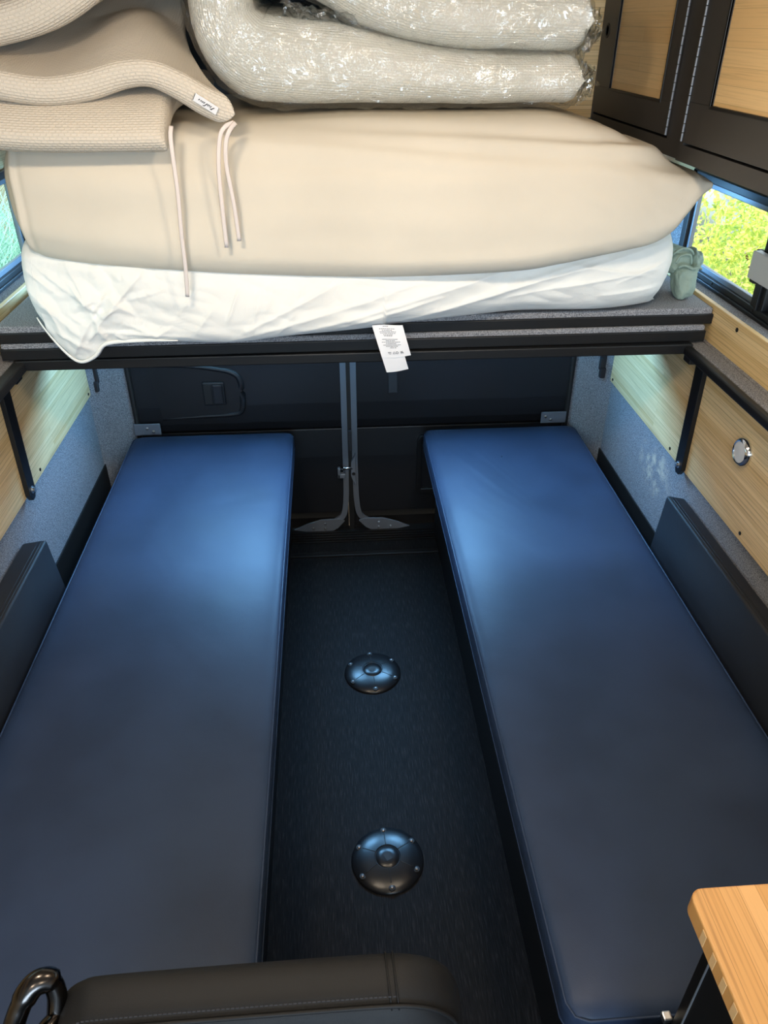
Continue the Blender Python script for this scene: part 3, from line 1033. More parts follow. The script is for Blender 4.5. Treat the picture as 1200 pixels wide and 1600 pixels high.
# ---- overhead cabinets
def cabinet(name, x, y0, y1, dy0, dy1, ins, hinge_y, hole, label):
    c = thing('overhead_cabinet', (x + 0.12, (y0 + y1) / 2, 1.381), label, 'cabinet', 'overhead cabinets')
    g = G()
    g.box(x + 0.0165, x + 0.235, y0, y1, 1.381, 1.400, 0.002)
    g.box(x + 0.0165, x + 0.235, y0, y1, 1.880, 1.900, 0.002)
    g.box(x + 0.0165, x + 0.235, y0, y0 + 0.016, 1.40, 1.88)
    g.box(x + 0.0165, x + 0.235, y1 - 0.016, y1, 1.40, 1.88)
    g.box(x + 0.225, x + 0.234, y0 + 0.016, y1 - 0.016, 1.40, 1.88)
    # face frame
    g.box(x, x + 0.016, y0, y1, 1.381, 1.413, 0.0)
    g.box(x, x + 0.016, y0, dy0 - 0.003, 1.413, 1.90, 0.0)
    g.box(x, x + 0.016, dy1 + 0.003, y1, 1.413, 1.90, 0.0)
    g.done('carcass', 'cabinet_metal', c)
    iy0, iy1, iz = ins
    d = G()
    xa, xb = x - 0.003, x + 0.010
    d.box(xa, xb, dy0, dy1, 1.418, iz, 0.002)
    d.box(xa, xb, dy0, iy0, iz, 1.875, 0.0)
    d.box(xa, xb, iy1, dy1, iz, 1.875, 0.0)
    d.box(xa, xb, iy0, iy1, 1.82, 1.875, 0.0)
    dr = d.done('door', 'cabinet_metal', c)
    G().box(x + 0.002, x + 0.008, iy0 - 0.004, iy1 + 0.004, iz - 0.004, 1.83).done('bamboo_inset', 'bamboo_door', dr, label='bamboo door inset')
    # bead round the inset
    bd = G()
    bd.box(xa - 0.0015, xa + 0.004, iy0 - 0.006, iy0, iz - 0.006, 1.82, 0.001)
    bd.box(xa - 0.0015, xa + 0.004, iy1, iy1 + 0.006, iz - 0.006, 1.82, 0.001)
    bd.box(xa - 0.0015, xa + 0.004, iy0, iy1, iz - 0.006, iz, 0.001)
    bd.done('bead', 'black_metal', dr)
    h = G()
    z = 1.420
    while z < 1.87:
        h.cyl((xa - 0.0015, hinge_y, z), (xa - 0.0015, hinge_y, z + 0.0155), 0.0026, n=10)
        z += 0.0170
    hg = h.done('piano_hinge', 'aluminium', dr)
    if hole:
        G().lathe((xa, hole[0], hole[1]), [(0.017, 0.0), (0.017, -0.0015), (0.012, -0.0015), (0.011, 0.0005)], 28, 'x').done('finger_pull', 'rubber', dr)
    return c
cabinet('near', 0.75, 0.62, 1.735, 0.80, 1.708, (0.90, 1.611, 1.494), 1.713, None,
        'nearer black overhead cabinet with bamboo door above the right window')
cabinet('far', 0.757, 1.750, 2.383, 1.822, 2.362, (1.888, 2.245, 1.484), 1.818, (2.325, 1.612),
        'farther black overhead cabinet with finger pull beside the plastic wrapped topper')

# ---- wall puck
o = thing('wall_puck', (XR - 0.010, 1.438, 0.80), 'round chrome rimmed puck light on the right bamboo panel', 'light')
xp = XR - 0.0102
G().lathe((xp, 1.438, 0.820), [(0.034, 0), (0.034, -0.003), (0.031, -0.010), (0.027, -0.0125), (0.0245, -0.0115), (0.024, -0.009)], 48, 'x').done('rim', 'chrome', o, smooth=True, angle=math.radians(40))
G().lathe((xp, 1.438, 0.820), [(0.0242, -0.004), (0.0242, -0.0098), (0.018, -0.0108), (0.006, -0.0112)], 40, 'x').done('lens', 'frosted', o, smooth=True, angle=math.radians(40))

# ---- ceiling lamps (warm interior lighting)
for i, (x, y, e) in enumerate([(-0.32, 0.75, 9.0), (0.42, 0.75, 8.0), (-0.32, -0.5, 5.0), (0.42, -0.5, 5.0)]):
    t = thing('ceiling_lamp', (x, y, 1.92), 'round warm %s ceiling lamp of the van interior' % ('left' if x < 0 else 'right') + (' above the benches' if y > 0 else ' near the cab'), 'lamp', 'ceiling lamps')
    G().lathe((x, y, 1.92), [(0.06, 0), (0.06, -0.006), (0.05, -0.012), (0.042, -0.010)], 32).done('housing', 'brushed', t)
    l = light('lamp_light', 'AREA', (x, y, 1.905), e, (1.0, 0.82, 0.61), target=(x, y + 0.25, 1.2), shape='DISK', size=0.16)

# ================================================================== SOFT THINGS ON THE BED
def round_poly(poly, radii, n=8):
    P = np.array(poly, float)
    out = []
    m = len(P)
    for i in range(m):
        a, b, c_ = P[i - 1], P[i], P[(i + 1) % m]
        da, dc = a - b, c_ - b
        la, lc = np.linalg.norm(da), np.linalg.norm(dc)
        r = min(radii[i], la * 0.49, lc * 0.49)
        p0, p1 = b + da / la * r, b + dc / lc * r
        for k in range(n + 1):
            t = k / n
            out.append((1 - t) ** 2 * p0 + 2 * t * (1 - t) * b + t * t * p1)
    return np.array(out)

def seg_dist(x, z, s):
    x0, z0, x1, z1 = s[:4]
    dx, dz = x1 - x0, z1 - z0
    L2 = dx * dx + dz * dz
    t = max(0.0, min(1.0, ((x - x0) * dx + (z - z0) * dz) / L2))
    px, pz = x0 + t * dx, z0 + t * dz
    # signed side
    sd = (dx * (z - z0) - dz * (x - x0)) / math.sqrt(L2)
    return math.hypot(x - px, z - pz), t, sd

def end_scale(x, xa, xb, ra, rb):
    s = 1.0
    if x - xa < ra:
        s = min(s, math.sqrt(max(0.0, 1 - (1 - max(0.0, x - xa) / ra) ** 2)))
    if xb - x < rb:
        s = min(s, math.sqrt(max(0.0, 1 - (1 - max(0.0, xb - x) / rb) ** 2)))
    return s

mt = thing('folded_mattress', (0.07, 1.95, 1.0455), 'thick folded cream mattress with white underside draped over the bed platform edge', 'mattress')

# -- upper fold
TU = smooth_table([  # x, zb, zt, yfront
    (-0.655, 1.300, 1.430, 1.665), (-0.630, 1.245, 1.452, 1.640), (-0.595, 1.218, 1.458, 1.628), (-0.472, 1.200, 1.462, 1.618),
    (-0.30, 1.186, 1.466, 1.612), (-0.15, 1.176, 1.470, 1.610), (0.11, 1.166, 1.474, 1.610), (0.39, 1.172, 1.474, 1.612),
    (0.50, 1.186, 1.468, 1.616), (0.60, 1.204, 1.446, 1.622), (0.69, 1.221, 1.408, 1.630), (0.735, 1.242, 1.387, 1.636), (0.765, 1.283, 1.372, 1.642), (0.79, 1.318, 1.361, 1.648), (0.818, 1.338, 1.349, 1.655)], 120)
xs = [-0.655 + (0.818 + 0.655) * (0.5 - 0.5 * math.cos(PI * i / 169)) for i in range(170)]
N = 150
secs = []
for x in xs:
    zb, zt, yf = interp(x, TU)
    es = end_scale(x, -0.655, 0.818, 0.05, 0.012)
    zm = (zb + zt) / 2
    hz = (zt - zb) / 2
    zb2, zt2 = zm - hz * (0.25 + 0.75 * es), zm + hz * (0.25 + 0.75 * es)
    yf2 = yf + 0.05 * (1 - es)
    H = zt2 - zb2
    poly = [(yf2 + 0.020, zb2), (yf2 + 0.001, zb2 + 0.17 * H), (yf2 + 0.006, zb2 + 0.70 * H), (yf2 + 0.060, zt2 - 0.01 * H), (yf2 + 0.16, zt2), (2.395, zt2), (2.395, zb2)]
    L = round_poly(poly, [0.05, 0.09, 0.09, 0.06, 0.05, 0.05, 0.05])
    # resample with more points on the front
    Q = resample_loop(L, 400)
    front = Q[:, 0] < yf2 + 0.20
    wts = np.where(front, 4.0, 1.0)
    cw = np.r_[0, np.cumsum(wts)]
    s = np.linspace(0, cw[-1], N, endpoint=False)
    Qc = np.vstack([Q, Q[:1]])
    L = np.c_[np.interp(s, cw, Qc[:, 0]), np.interp(s, cw, Qc[:, 1])]
    for k in range(N):
        y, z = L[k]
        if y < yf2 + 0.25:
            # long soft horizontal drag folds, stronger near the top
            h = (z - zb) / max(0.05, (zt - zb))
            top = max(0.0, min(1.0, (h - 0.62) / 0.3))
            d = 0.0042 * nz(x * 1.6, z * 16 + 0.8 * nz(x * 2, 0, 5), 2.3) + 0.017 * top * nz(x * 1.1 + 4, z * 42 + x * 3.0, 7.7) * (0.35 + 0.65 * max(0, min(1, (x + 0.2) / 0.4)))
            # short pulls running into the right corner
            cr = max(0.0, min(1.0, (x - 0.42) / 0.30))
            d += 0.006 * cr * abs(nz(x * 5 - z * 9, (z - 1.35) * 34 + (x - 0.8) * 14, 3.3))
            d += 0.004 * math.exp(-((z - zb - 0.035) / 0.016) ** 2) * math.sin(x * 2.4 + 1)
            # piping of the left end
            d += 0.005 * math.exp(-((x + 0.618) / 0.006) ** 2) - 0.004 * math.exp(-((x + 0.606) / 0.006) ** 2)
            L[k, 0] -= d * (1.0 if h < 0.75 else 0.4)
            L[k, 1] += d * (0.0 if h < 0.75 else 0.8)
    secs.append((x, L))
v, f = loft(secs, N)
mk('upper_fold', v, f, 'cream', mt, smooth=True)

# -- lower fold: white cover sagging over the platform edge on the left
TL = smooth_table([  # x, z of the hem, z top, y front
    (-0.664, 1.150, 1.215, 1.690), (-0.655, 1.110, 1.235, 1.665), (-0.640, 1.065, 1.245, 1.655), (-0.605, 1.008, 1.245, 1.648), (-0.572, 0.978, 1.240, 1.644),
    (-0.535, 0.990, 1.235, 1.640), (-0.502, 1.020, 1.230, 1.638), (-0.424, 1.026, 1.225, 1.636), (-0.351, 1.025, 1.22, 1.634), (-0.222, 1.021, 1.215, 1.632),
    (-0.102, 1.032, 1.21, 1.634), (0.077, 1.043, 1.205, 1.642), (0.257, 1.054, 1.21, 1.664), (0.345, 1.057, 1.21, 1.680), (0.45, 1.058, 1.215, 1.700),
    (0.62, 1.056, 1.225, 1.700), (0.72, 1.062, 1.232, 1.712), (0.775, 1.075, 1.238, 1.730), (0.805, 1.115, 1.215, 1.750)], 160)
CR = [(-0.513, 1.11, -0.615, 1.194, .006, .009), (-0.513, 1.11, -0.551, 1.187, .007, .007), (-0.513, 1.11, -0.477, 1.144, .009, .008), (-0.516, 1.096, -0.586, 0.995, .006, .009),
      (-0.516, 1.096, -0.491, 1.015, .007, .009), (-0.625, 1.127, -0.553, 1.054, .006, .012), (-0.402, 1.184, -0.514, 1.072, .011, .010), (-0.516, 1.064, -0.316, 1.045, .006, .008),
      (-0.472, 1.052, -0.437, 1.02, .008, .007), (-0.194, 1.057, 0.009, 1.155, .007, .009), (-0.247, 1.028, 0.199, 1.152, .008, .013), (-0.132, 1.036, 0.536, 1.201, .009, .014),
      (0.115, 1.052, 0.736, 1.204, .009, .013), (0.403, 1.105, 0.747, 1.155, .006, .010), (0.54, 1.173, 0.72, 1.141, .006, .009), (-0.652, 1.155, -0.562, 1.076, .005, .009),
      (-0.30, 1.06, -0.25, 1.12, .005, .006), (-0.18, 1.06, -0.15, 1.15, .004, .007), (-0.36, 1.15, -0.44, 1.13, .004, .006), (-0.13, 1.04, -0.09, 1.09, .005, .006),
      (0.30, 1.10, 0.62, 1.19, .006, .010), (-0.555, 1.165, -0.520, 1.115, .009, .006), (-0.545, 1.120, -0.495, 1.135, .008, .006), (-0.520, 1.085, -0.455, 1.120, .009, .006), (-0.600, 1.06, -0.535, 1.02, .008, .007),
      (-0.570, 1.10, -0.530, 1.075, .007, .006), (-0.535, 1.045, -0.505, 1.075, .008, .006), (-0.470, 1.135, -0.430, 1.100, .007, .006), (-0.440, 1.075, -0.395, 1.055, .007, .006),
      (-0.395, 1.045, -0.355, 1.070, .006, .006), (-0.330, 1.10, -0.290, 1.155, .005, .006), (-0.23, 1.08, -0.20, 1.15, .006, .005), (-0.15, 1.09, -0.13, 1.15, .005, .005),
      (-0.09, 1.11, -0.06, 1.16, .004, .005), (-0.640, 1.19, -0.590, 1.150, .006, .008), (-0.61, 1.12, -0.59, 1.05, .006, .008), (0.02, 1.06, 0.24, 1.115, .006, .008),
      (0.62, 1.10, 0.76, 1.11, .004, .007), (0.66, 1.13, 0.77, 1.17, .004, .007)]
xa, xb = -0.664, 0.805
# even steps with extra density in the crumpled left
xs = list(np.linspace(xa, xa + 0.06, 40)) + list(np.linspace(xa + 0.0615, -0.15, 190)) + list(np.linspace(-0.145, 0.74, 190)) + list(np.linspace(0.743, xb, 30))
N = 190
secs = []
for x in xs:
    zb, zt, yf = interp(x, TL)
    es = end_scale(x, xa, xb, 0.025, 0.035)
    H = zt - zb
    yf2 = yf + 0.035 * (1 - es)
    zrest = 1.0475
    zlow = min(zb, zrest)
    ytuck = 1.712
    if zb < zrest - 0.002:
        poly = [(yf2 + 0.020, zb + 0.003), (yf2, zb + 0.025), (yf2 - 0.004, zb + 0.5 * H), (yf2 + 0.012, zt - 0.02), (yf2 + 0.05, zt), (2.10, zt), (2.10, zrest), (ytuck + 0.012, zrest), (ytuck - 0.008, zrest - 0.008), (yf2 + 0.046, zb + 0.006)]
        rad = [0.02, 0.04, 0.08, 0.05, 0.05, 0.03, 0.02, 0.006, 0.006, 0.02]
    else:
        poly = [(yf2 + 0.035, zb), (yf2 + 0.004, zb + 0.030), (yf2 - 0.004, zb + 0.5 * H), (yf2 + 0.012, zt - 0.02), (yf2 + 0.05, zt), (2.10, zt), (2.10, zrest), (ytuck + 0.16, zrest), (ytuck + 0.11, zrest), (yf2 + 0.065, zrest + 0.002)]
        rad = [0.02, 0.04, 0.08, 0.05, 0.05, 0.03, 0.02, 0.006, 0.006, 0.02]
    L = round_poly(poly, rad)
    Q = resample_loop(L, 400)
    wts = np.where(Q[:, 0] < 1.76, 4.0, 1.0)
    cw = np.r_[0, np.cumsum(wts)]
    s = np.linspace(0, cw[-1], N, endpoint=False)
    Qc = np.vstack([Q, Q[:1]])
    L = np.c_[np.interp(s, cw, Qc[:, 0]), np.interp(s, cw, Qc[:, 1])]
    for k in range(N):
        y, z = L[k]
        if y < yf2 + 0.03 and z > zb + 0.004:
            d = 0.0
            for sgm in CR:
                dist, t, sd = seg_dist(x, z, sgm)
                w = sgm[5]
                if dist < 5 * w:
                    taper = 0.35 + 0.65 * math.sin(PI * (0.08 + 0.84 * t))
                    a = sgm[4] * taper
                    # sharp crest with a soft lee side
                    d += a * math.exp(-dist / (w * (0.55 if sd > 0 else 1.25)))
            crum = max(0.0, 1 - abs(x + 0.50) / 0.22)
            d += 0.0080 * crum * (abs(nz(x * 17, z * 17, 4.4)) * 2 - 0.6) + 0.0025 * crum * (abs(nz(x * 44, z * 44, 1.4)) * 2 - 0.5) + 0.004 * nz(x * 9, z * 14, 8.8) + 0.0022 * (abs(nz(x * 13 + z * 9, z * 30, 2.8)) * 2 - 0.5)
            ed = min(1.0, (z - zb) / 0.03)
            L[k, 0] -= d * ed
    secs.append((x, L))
v, f = loft(secs, N)
mk('lower_fold', v, f, 'white_sheet', mt, smooth=True)

HP = []
for i in range(60):
    x = -0.645 + 0.30 * i / 59
    zb, zt, yf = interp(x, TL)
    HP.append((x, yf + 0.006, zb + 0.013))
G().tube(HP, [0.0015 + 0.0030 * math.sin(PI * i / 59) for i in range(60)], 8).done('hem', 'white_sheet', mt, smooth=True)

# -- care label sewn to the hem
def sheet(name, fn, nu, nv, th, mat, parent, mask=None):
    """thin sheet of real thickness; fn(u,v)->point"""
    v, f = [], []
    for sgn in (0, 1):
        for i in range(nu):
            for j in range(nv):
                p = Vector(fn(i / (nu - 1), j / (nv - 1)))
                a = Vector(fn(min(1, i / (nu - 1) + 0.02), j / (nv - 1))) - Vector(fn(max(0, i / (nu - 1) - 0.02), j / (nv - 1)))
                b = Vector(fn(i / (nu - 1), min(1, j / (nv - 1) + 0.02))) - Vector(fn(i / (nu - 1), max(0, j / (nv - 1) - 0.02)))
                n_ = a.cross(b).normalized()
                v.append(p + n_ * (th * (sgn - 0.5)))
    m = nu * nv
    def id_(s, i, j):
        return s * m + i * nv + j
    for i in range(nu - 1):
        for j in range(nv - 1):
            f.append((id_(0, i, j), id_(0, i, j + 1), id_(0, i + 1, j + 1), id_(0, i + 1, j)))
            f.append((id_(1, i, j), id_(1, i + 1, j), id_(1, i + 1, j + 1), id_(1, i, j + 1)))
    for i in range(nu - 1):
        f.append((id_(0, i, 0), id_(0, i + 1, 0), id_(1, i + 1, 0), id_(1, i, 0)))
        f.append((id_(0, i, nv - 1), id_(1, i, nv - 1), id_(1, i + 1, nv - 1), id_(0, i + 1, nv - 1)))
    for j in range(nv - 1):
        f.append((id_(0, 0, j), id_(1, 0, j), id_(1, 0, j + 1), id_(0, 0, j + 1)))
        f.append((id_(0, nu - 1, j), id_(0, nu - 1, j + 1), id_(1, nu - 1, j + 1), id_(1, nu - 1, j)))
    return mk(name, v, f, mat, parent, smooth=True, angle=math.radians(40))

TY = 1.640
def tag_pt(u, v):   # u across, v down
    x0 = 0.086 + 0.032 * v
    x = x0 + (0.0685 - 0.004 * v) * u
    z = 1.062 - 0.106 * v + 0.008 * u * v
    y = TY - 0.006 * math.sin(PI * v) - 0.012 * v + 0.003 * math.sin(u * 5 + v * 3)
    return (x, y, z)
ct = sheet('care_label', lambda u, v: tag_pt(u, v * 0.69), 10, 14, 0.0006, 'tag_white', mt)
ct['label'] = 'white care label with fine print hanging from the hem'
sheet('under_leaf', lambda u, v: (lambda p: (p[0], p[1] + 0.0015, p[2]))(tag_pt(u * 0.78, 0.55 + v * 0.47)), 8, 8, 0.0006, 'tag_white', ct)
# fine print as strokes on the label (upside down text block with care symbols)
g = G()
def stroke(u0, u1, v, h=0.0012):
    n = max(3, int((u1 - u0) / 0.06))
    for k in range(n):
        a = u0 + (u1 - u0) * k / n
        b = a + (u1 - u0) / n * random.uniform(0.62, 0.92)
        p = [Vector(tag_pt(a, v)), Vector(tag_pt(b, v))]
        p = [q + Vector((0, -0.0012, 0)) for q in p]
        dz = Vector((0, 0, h / 2))
        dy = Vector((0, -0.0002, 0))
        q = [p[0] - dz, p[1] - dz, p[1] + dz, p[0] + dz]
        g.add([*q, *[w + dy for w in q]], [(0, 1, 2, 3), (4, 5, 6, 7), (0, 1, 5, 4), (1, 2, 6, 5), (2, 3, 7, 6), (3, 0, 4, 7)])
for (a, b, v) in [(0.34, 0.52, 0.025), (0.20, 0.72, 0.075), (0.28, 0.62, 0.105), (0.19, 0.74, 0.135), (0.20, 0.70, 0.165), (0.28, 0.60, 0.195), (0.30, 0.58, 0.22),
                  (0.20, 0.72, 0.29), (0.30, 0.62, 0.32), (0.16, 0.78, 0.35), (0.28, 0.64, 0.38), (0.18, 0.78, 0.41), (0.26, 0.66, 0.44), (0.38, 0.60, 0.47)]:
    stroke(a, b, v)
pt = g.done('fine_print', 'ink_grey', ct)
g = G()
def sym(pts, closed=True):
    P = [Vector(tag_pt(u, v)) + Vector((0, -0.0014, 0)) for u, v in pts]
    if closed:
        P.append(P[0])
    g.tube(P, 0.0006, 5)
sym([(0.27, 0.565), (0.36, 0.565), (0.34, 0.60), (0.29, 0.60)])
sym([(0.42, 0.60), (0.51, 0.60), (0.465, 0.555)])
sym([(0.565 + 0.04 * math.cos(t * PI / 5), 0.58 + 0.024 * math.sin(t * PI / 5)) for t in range(10)])
sym([(0.68, 0.60), (0.77, 0.60), (0.75, 0.56), (0.70, 0.57)])
sym([(0.68, 0.56), (0.78, 0.605)], False)
g.done('care_symbols', 'ink_grey', ct)

# ---- plastic wrapped foam topper folded in a U, open end to the right
wt = thing('wrapped_topper', (0.14, 2.0, 1.475), 'rolled foam topper sealed in clear crinkled plastic on the right of the mattress', 'mattress topper')
PATH = spline([(0.525, 1.527, 0.090), (0.42, 1.527, 0.092), (0.28, 1.530, 0.098), (0.12, 1.543, 0.125), (0.02, 1.553, 0.145), (-0.075, 1.558, 0.155), (-0.145, 1.572, 0.155), (-0.190, 1.625, 0.135), (-0.185, 1.695, 0.125), (-0.125, 1.738, 0.120), (-0.05, 1.740, 0.120), (0.03, 1.708, 0.120), (0.11, 1.668, 0.118), (0.22, 1.640, 0.115), (0.38, 1.632, 0.115), (0.53, 1.630, 0.115)], 160)
plen = np.r_[0, np.cumsum(np.hypot(*np.diff(PATH[:, :2], axis=0).T))]
def path_at(u):
    s = u * plen[-1]
    return float(np.interp(s, plen, PATH[:, 0])), float(np.interp(s, plen, PATH[:, 1]))
def wrap_fn(ext=0.0):
    def fn(u, v):
        x, z = path_at(u)
        bend = math.exp(-((u - 0.50) / 0.13) ** 2)
        y0 = 1.715 - ext + 0.020 * bend + 0.010 * math.sin(u * 9)
        y1 = 2.22 + ext
        vv = v - 0.13 * math.sin(2 * PI * v)
        return (x, y0 + (y1 - y0) * vv, z + 0.003 + 0.03 * vv)
    return fn
def foam_th(u, v):
    return float(np.interp(u * plen[-1], plen, PATH[:, 2])) - 0.004
v, f, uv = pillow(wrap_fn(0.0), 130, 46, foam_th, 0.055, ru=0.022, disp=lambda p, u, v, s: 0.005 * nz(p.x * 8, p.y * 8, p.z * 8))
mk('foam_core', v, f, 'knit_white', wt, smooth=True, uvs=uv)
def film_disp(p, u, v, s):
    a = nz(p.x * 11, p.y * 13, p.z * 16)
    b = nz(p.x * 30 + 7, p.y * 30, p.z * 36)
    c_ = nz(p.x * 70, p.y * 60, p.z * 80)
    end = max(0.0, 1 - min(u, 1 - u) / 0.06)
    k = max(0.0, a) ** 1.0
    return 0.0055 + 0.006 * k + 0.0065 * (abs(b) - 0.15) + 0.0030 * abs(c_) + end * 0.012 * abs(b)
v, f, uv = pillow(wrap_fn(0.005), 300, 110, lambda u, v: foam_th(u, v) + 0.004, 0.055, ru=0.024, disp=film_disp)
mk('plastic_film', v, f, 'film', wt, smooth=True)
# loose gathered ends of the bag at the right, and a flap in the fold mouth
def crumple(name, fn, nu, nv):
    return sheet(name, fn, nu, nv, 0.0004, 'film', wt)
def tail(z0, seed):
    def fn(u, v):
        x = 0.520 + 0.045 * u * (0.7 + 0.5 * abs(nz(v * 5, seed, 0))) + 0.006 * nz(u * 6, v * 12, seed)
        y = 1.735 + 0.30 * v + 0.010 * nz(u * 5, v * 9, seed + 3)
        z = z0 + 0.045 * (1 - u) * math.sin(v * 7 + seed) + 0.022 * nz(u * 4, v * 11, seed + 6)
        return (x, y, z)
    return fn
crumple('bag_tail', tail(1.525, 1.3), 14, 44)
crumple('bag_tail', tail(1.615, 4.1), 14, 44)
def tail2(z0, seed):
    def fn(u, v):
        x = 0.515 + 0.036 * u + 0.008 * nz(u * 6, v * 10, seed)
        y = 1.725 + 0.02 * u + 0.012 * nz(u * 7, v * 6, seed + 3)
        z = z0 + 0.085 * (v - 0.5) * (1 - 0.5 * u) + 0.010 * nz(u * 5, v * 5, seed)
        return (x, y, z)
    return fn
crumple('bag_tail', tail2(1.528, 2.2), 14, 24)
crumple('bag_tail', tail2(1.622, 7.2), 14, 24)
def mouth(u, v):
    x = -0.075 + 0.17 * u
    return (x + 0.01 * nz(u * 8, v * 8, 2), 1.745 + 0.05 * v + 0.02 * nz(u * 6, v * 5, 9), 1.665 - 0.040 * v + 0.015 * nz(u * 9, v * 9, 5) - 0.030 * u)
crumple('bag_flap', mouth, 26, 14)

# ---- unwrapped knit topper folded in three layers on the left
tp = thing('foam_topper', (-0.5, 1.8, 1.47), 'beige knit foam topper folded in loose layers with hanging ties', 'mattress topper')
# bottom layer
def low_fn(u, v):
    uu = u - 0.10 * math.sin(2 * PI * u)
    vv = v - 0.13 * math.sin(2 * PI * v)
    x = -0.90 + (0.605) * uu + 0.035 * vv * uu
    y = 1.572 + 0.52 * vv
    z = 1.431 + 0.081 * (1 - math.exp(-vv * 9.0)) + 0.030 * math.exp(-((x + 0.78) / 0.14) ** 2)
    return (x, y, z)
v, f, uv = pillow(low_fn, 70, 60, 0.050, 0.020, disp=lambda p, u, v, s: 0.0025 * nz(p.x * 9, p.y * 9, p.z * 9))
mk('bottom_layer', v, f, 'knit', tp, smooth=True, uvs=uv)
# middle layer: wavy front edge, climbing towards the back
FR = spline([(-0.82, 1.590), (-0.74, 1.565), (-0.64, 1.545), (-0.56, 1.528), (-0.50, 1.521), (-0.43, 1.527), (-0.36, 1.543), (-0.31, 1.545), (-0.26, 1.528), (-0.21, 1.503), (-0.165, 1.487)], 90)
def mid_fn(u, v):
    uu = u - 0.06 * math.sin(2 * PI * u)
    vv = v - 0.13 * math.sin(2 * PI * v)
    x = -0.82 + (0.82 - 0.165) * uu
    z = float(np.interp(x, FR[:, 0], FR[:, 1]))
    back = 1.645 + 0.035 * math.exp(-((x + 0.33) / 0.18) ** 2) - 0.03 * max(0, uu - 0.75)
    k = vv ** 1.15
    z = z * (1 - k) + back * k + 0.028 * math.sin(PI * min(1, vv * 1.5)) * math.exp(-((x + 0.34) / 0.13) ** 2)
    y = 1.588 + 0.52 * vv - 0.012 * math.sin(uu * 7)
    # right edge runs inwards to the back
    x = x - 0.16 * (1 - math.exp(-2.4 * vv)) * uu ** 3
    return (x, y, z)
v, f, uv = pillow(mid_fn, 110, 70, lambda u, v: 0.050 + 0.0 * u, 0.022, disp=lambda p, u, v, s: 0.003 * nz(p.x * 8, p.y * 8, p.z * 8))
mk('middle_layer', v, f, 'knit', tp, smooth=True, uvs=uv)
# top layer rising to the upper right, joined to the middle one by the fold at the left
UP = spline([(-0.86, 1.600), (-0.76, 1.606), (-0.66, 1.612), (-0.58, 1.622), (-0.50, 1.642), (-0.42, 1.680), (-0.35, 1.730), (-0.30, 1.775)], 60)
def up_fn(u, v):
    x = float(np.interp(u, np.linspace(0, 1, 60), UP[:, 0]))
    z = float(np.interp(u, np.linspace(0, 1, 60), UP[:, 1]))
    vv = v - 0.13 * math.sin(2 * PI * v)
    return (x, 1.615 + 0.50 * vv, z + 0.07 * vv)
v, f, uv = pillow(up_fn, 80, 50, 0.066, 0.028, disp=lambda p, u, v, s: 0.003 * nz(p.x * 8 + 3, p.y * 8, p.z * 8))
mk('top_layer', v, f, 'knit', tp, smooth=True, uvs=uv)
# hanging ties
def tie(pts):
    P = spline(pts, 40)
    o = G().tube([tuple(p) for p in P], 0.0042, 8, flat=0.35, up=(0, 1, 0)).done('tie', 'tie', tp, smooth=True)
    return o
tie([(-0.284, 1.575, 1.470), (-0.286, 1.563, 1.445), (-0.287, 1.566, 1.358), (-0.292, 1.572, 1.28), (-0.295, 1.580, 1.213), (-0.301, 1.590, 1.150)])
tie([(-0.170, 1.585, 1.474), (-0.186, 1.574, 1.468), (-0.197, 1.570, 1.450), (-0.205, 1.570, 1.400), (-0.207, 1.574, 1.340), (-0.208, 1.582, 1.250)])
tie([(-0.167, 1.583, 1.474), (-0.178, 1.570, 1.462), (-0.187, 1.568, 1.440), (-0.190, 1.570, 1.400), (-0.184, 1.576, 1.330), (-0.182, 1.584, 1.262)])
# sewn-on brand patch on the rim of middle layer, print upside down
pc = Vector((-0.2165, 1.5825, 1.506))
ax = Vector((0.040, -0.002, -0.0245)).normalized()
ay = Vector((0.0165, -0.008, 0.027)).normalized()
an = ax.cross(ay).normalized()
if an.y > 0:
    an = -an
def patch(u, v):
    return pc + ax * (0.046 * (u - 0.5)) + ay * (0.0145 * (v - 0.5)) + an * 0.0035
pa = sheet('sewn_label', patch, 8, 5, 0.0012, 'tag_white', tp)
pa['label'] = 'small white sewn label with dark script'
g = G()
def pst(uvs):
    g.tube([Vector(patch(u, v)) + an * 0.0009 for u, v in uvs], 0.0008, 6)
pst([(0.80, 0.30), (0.72, 0.28)]); pst([(0.86, 0.66), (0.76, 0.30)]); pst([(0.74, 0.66), (0.70, 0.42), (0.66, 0.66)])
pst([(0.66, 0.60), (0.60, 0.62), (0.58, 0.46), (0.63, 0.42)]); pst([(0.56, 0.66), (0.48, 0.20), (0.42, 0.18)])
pst([(0.46, 0.64), (0.42, 0.44)]); pst([(0.40, 0.64), (0.36, 0.44), (0.32, 0.62), (0.28, 0.46)]); pst([(0.24, 0.64), (0.20, 0.46)])
g.done('script_print', 'ink', pa)
G().tube([patch(0.01, 0.05), patch(0.01, 0.95)], 0.0009, 6).done('stitch', 'ink_grey', pa)

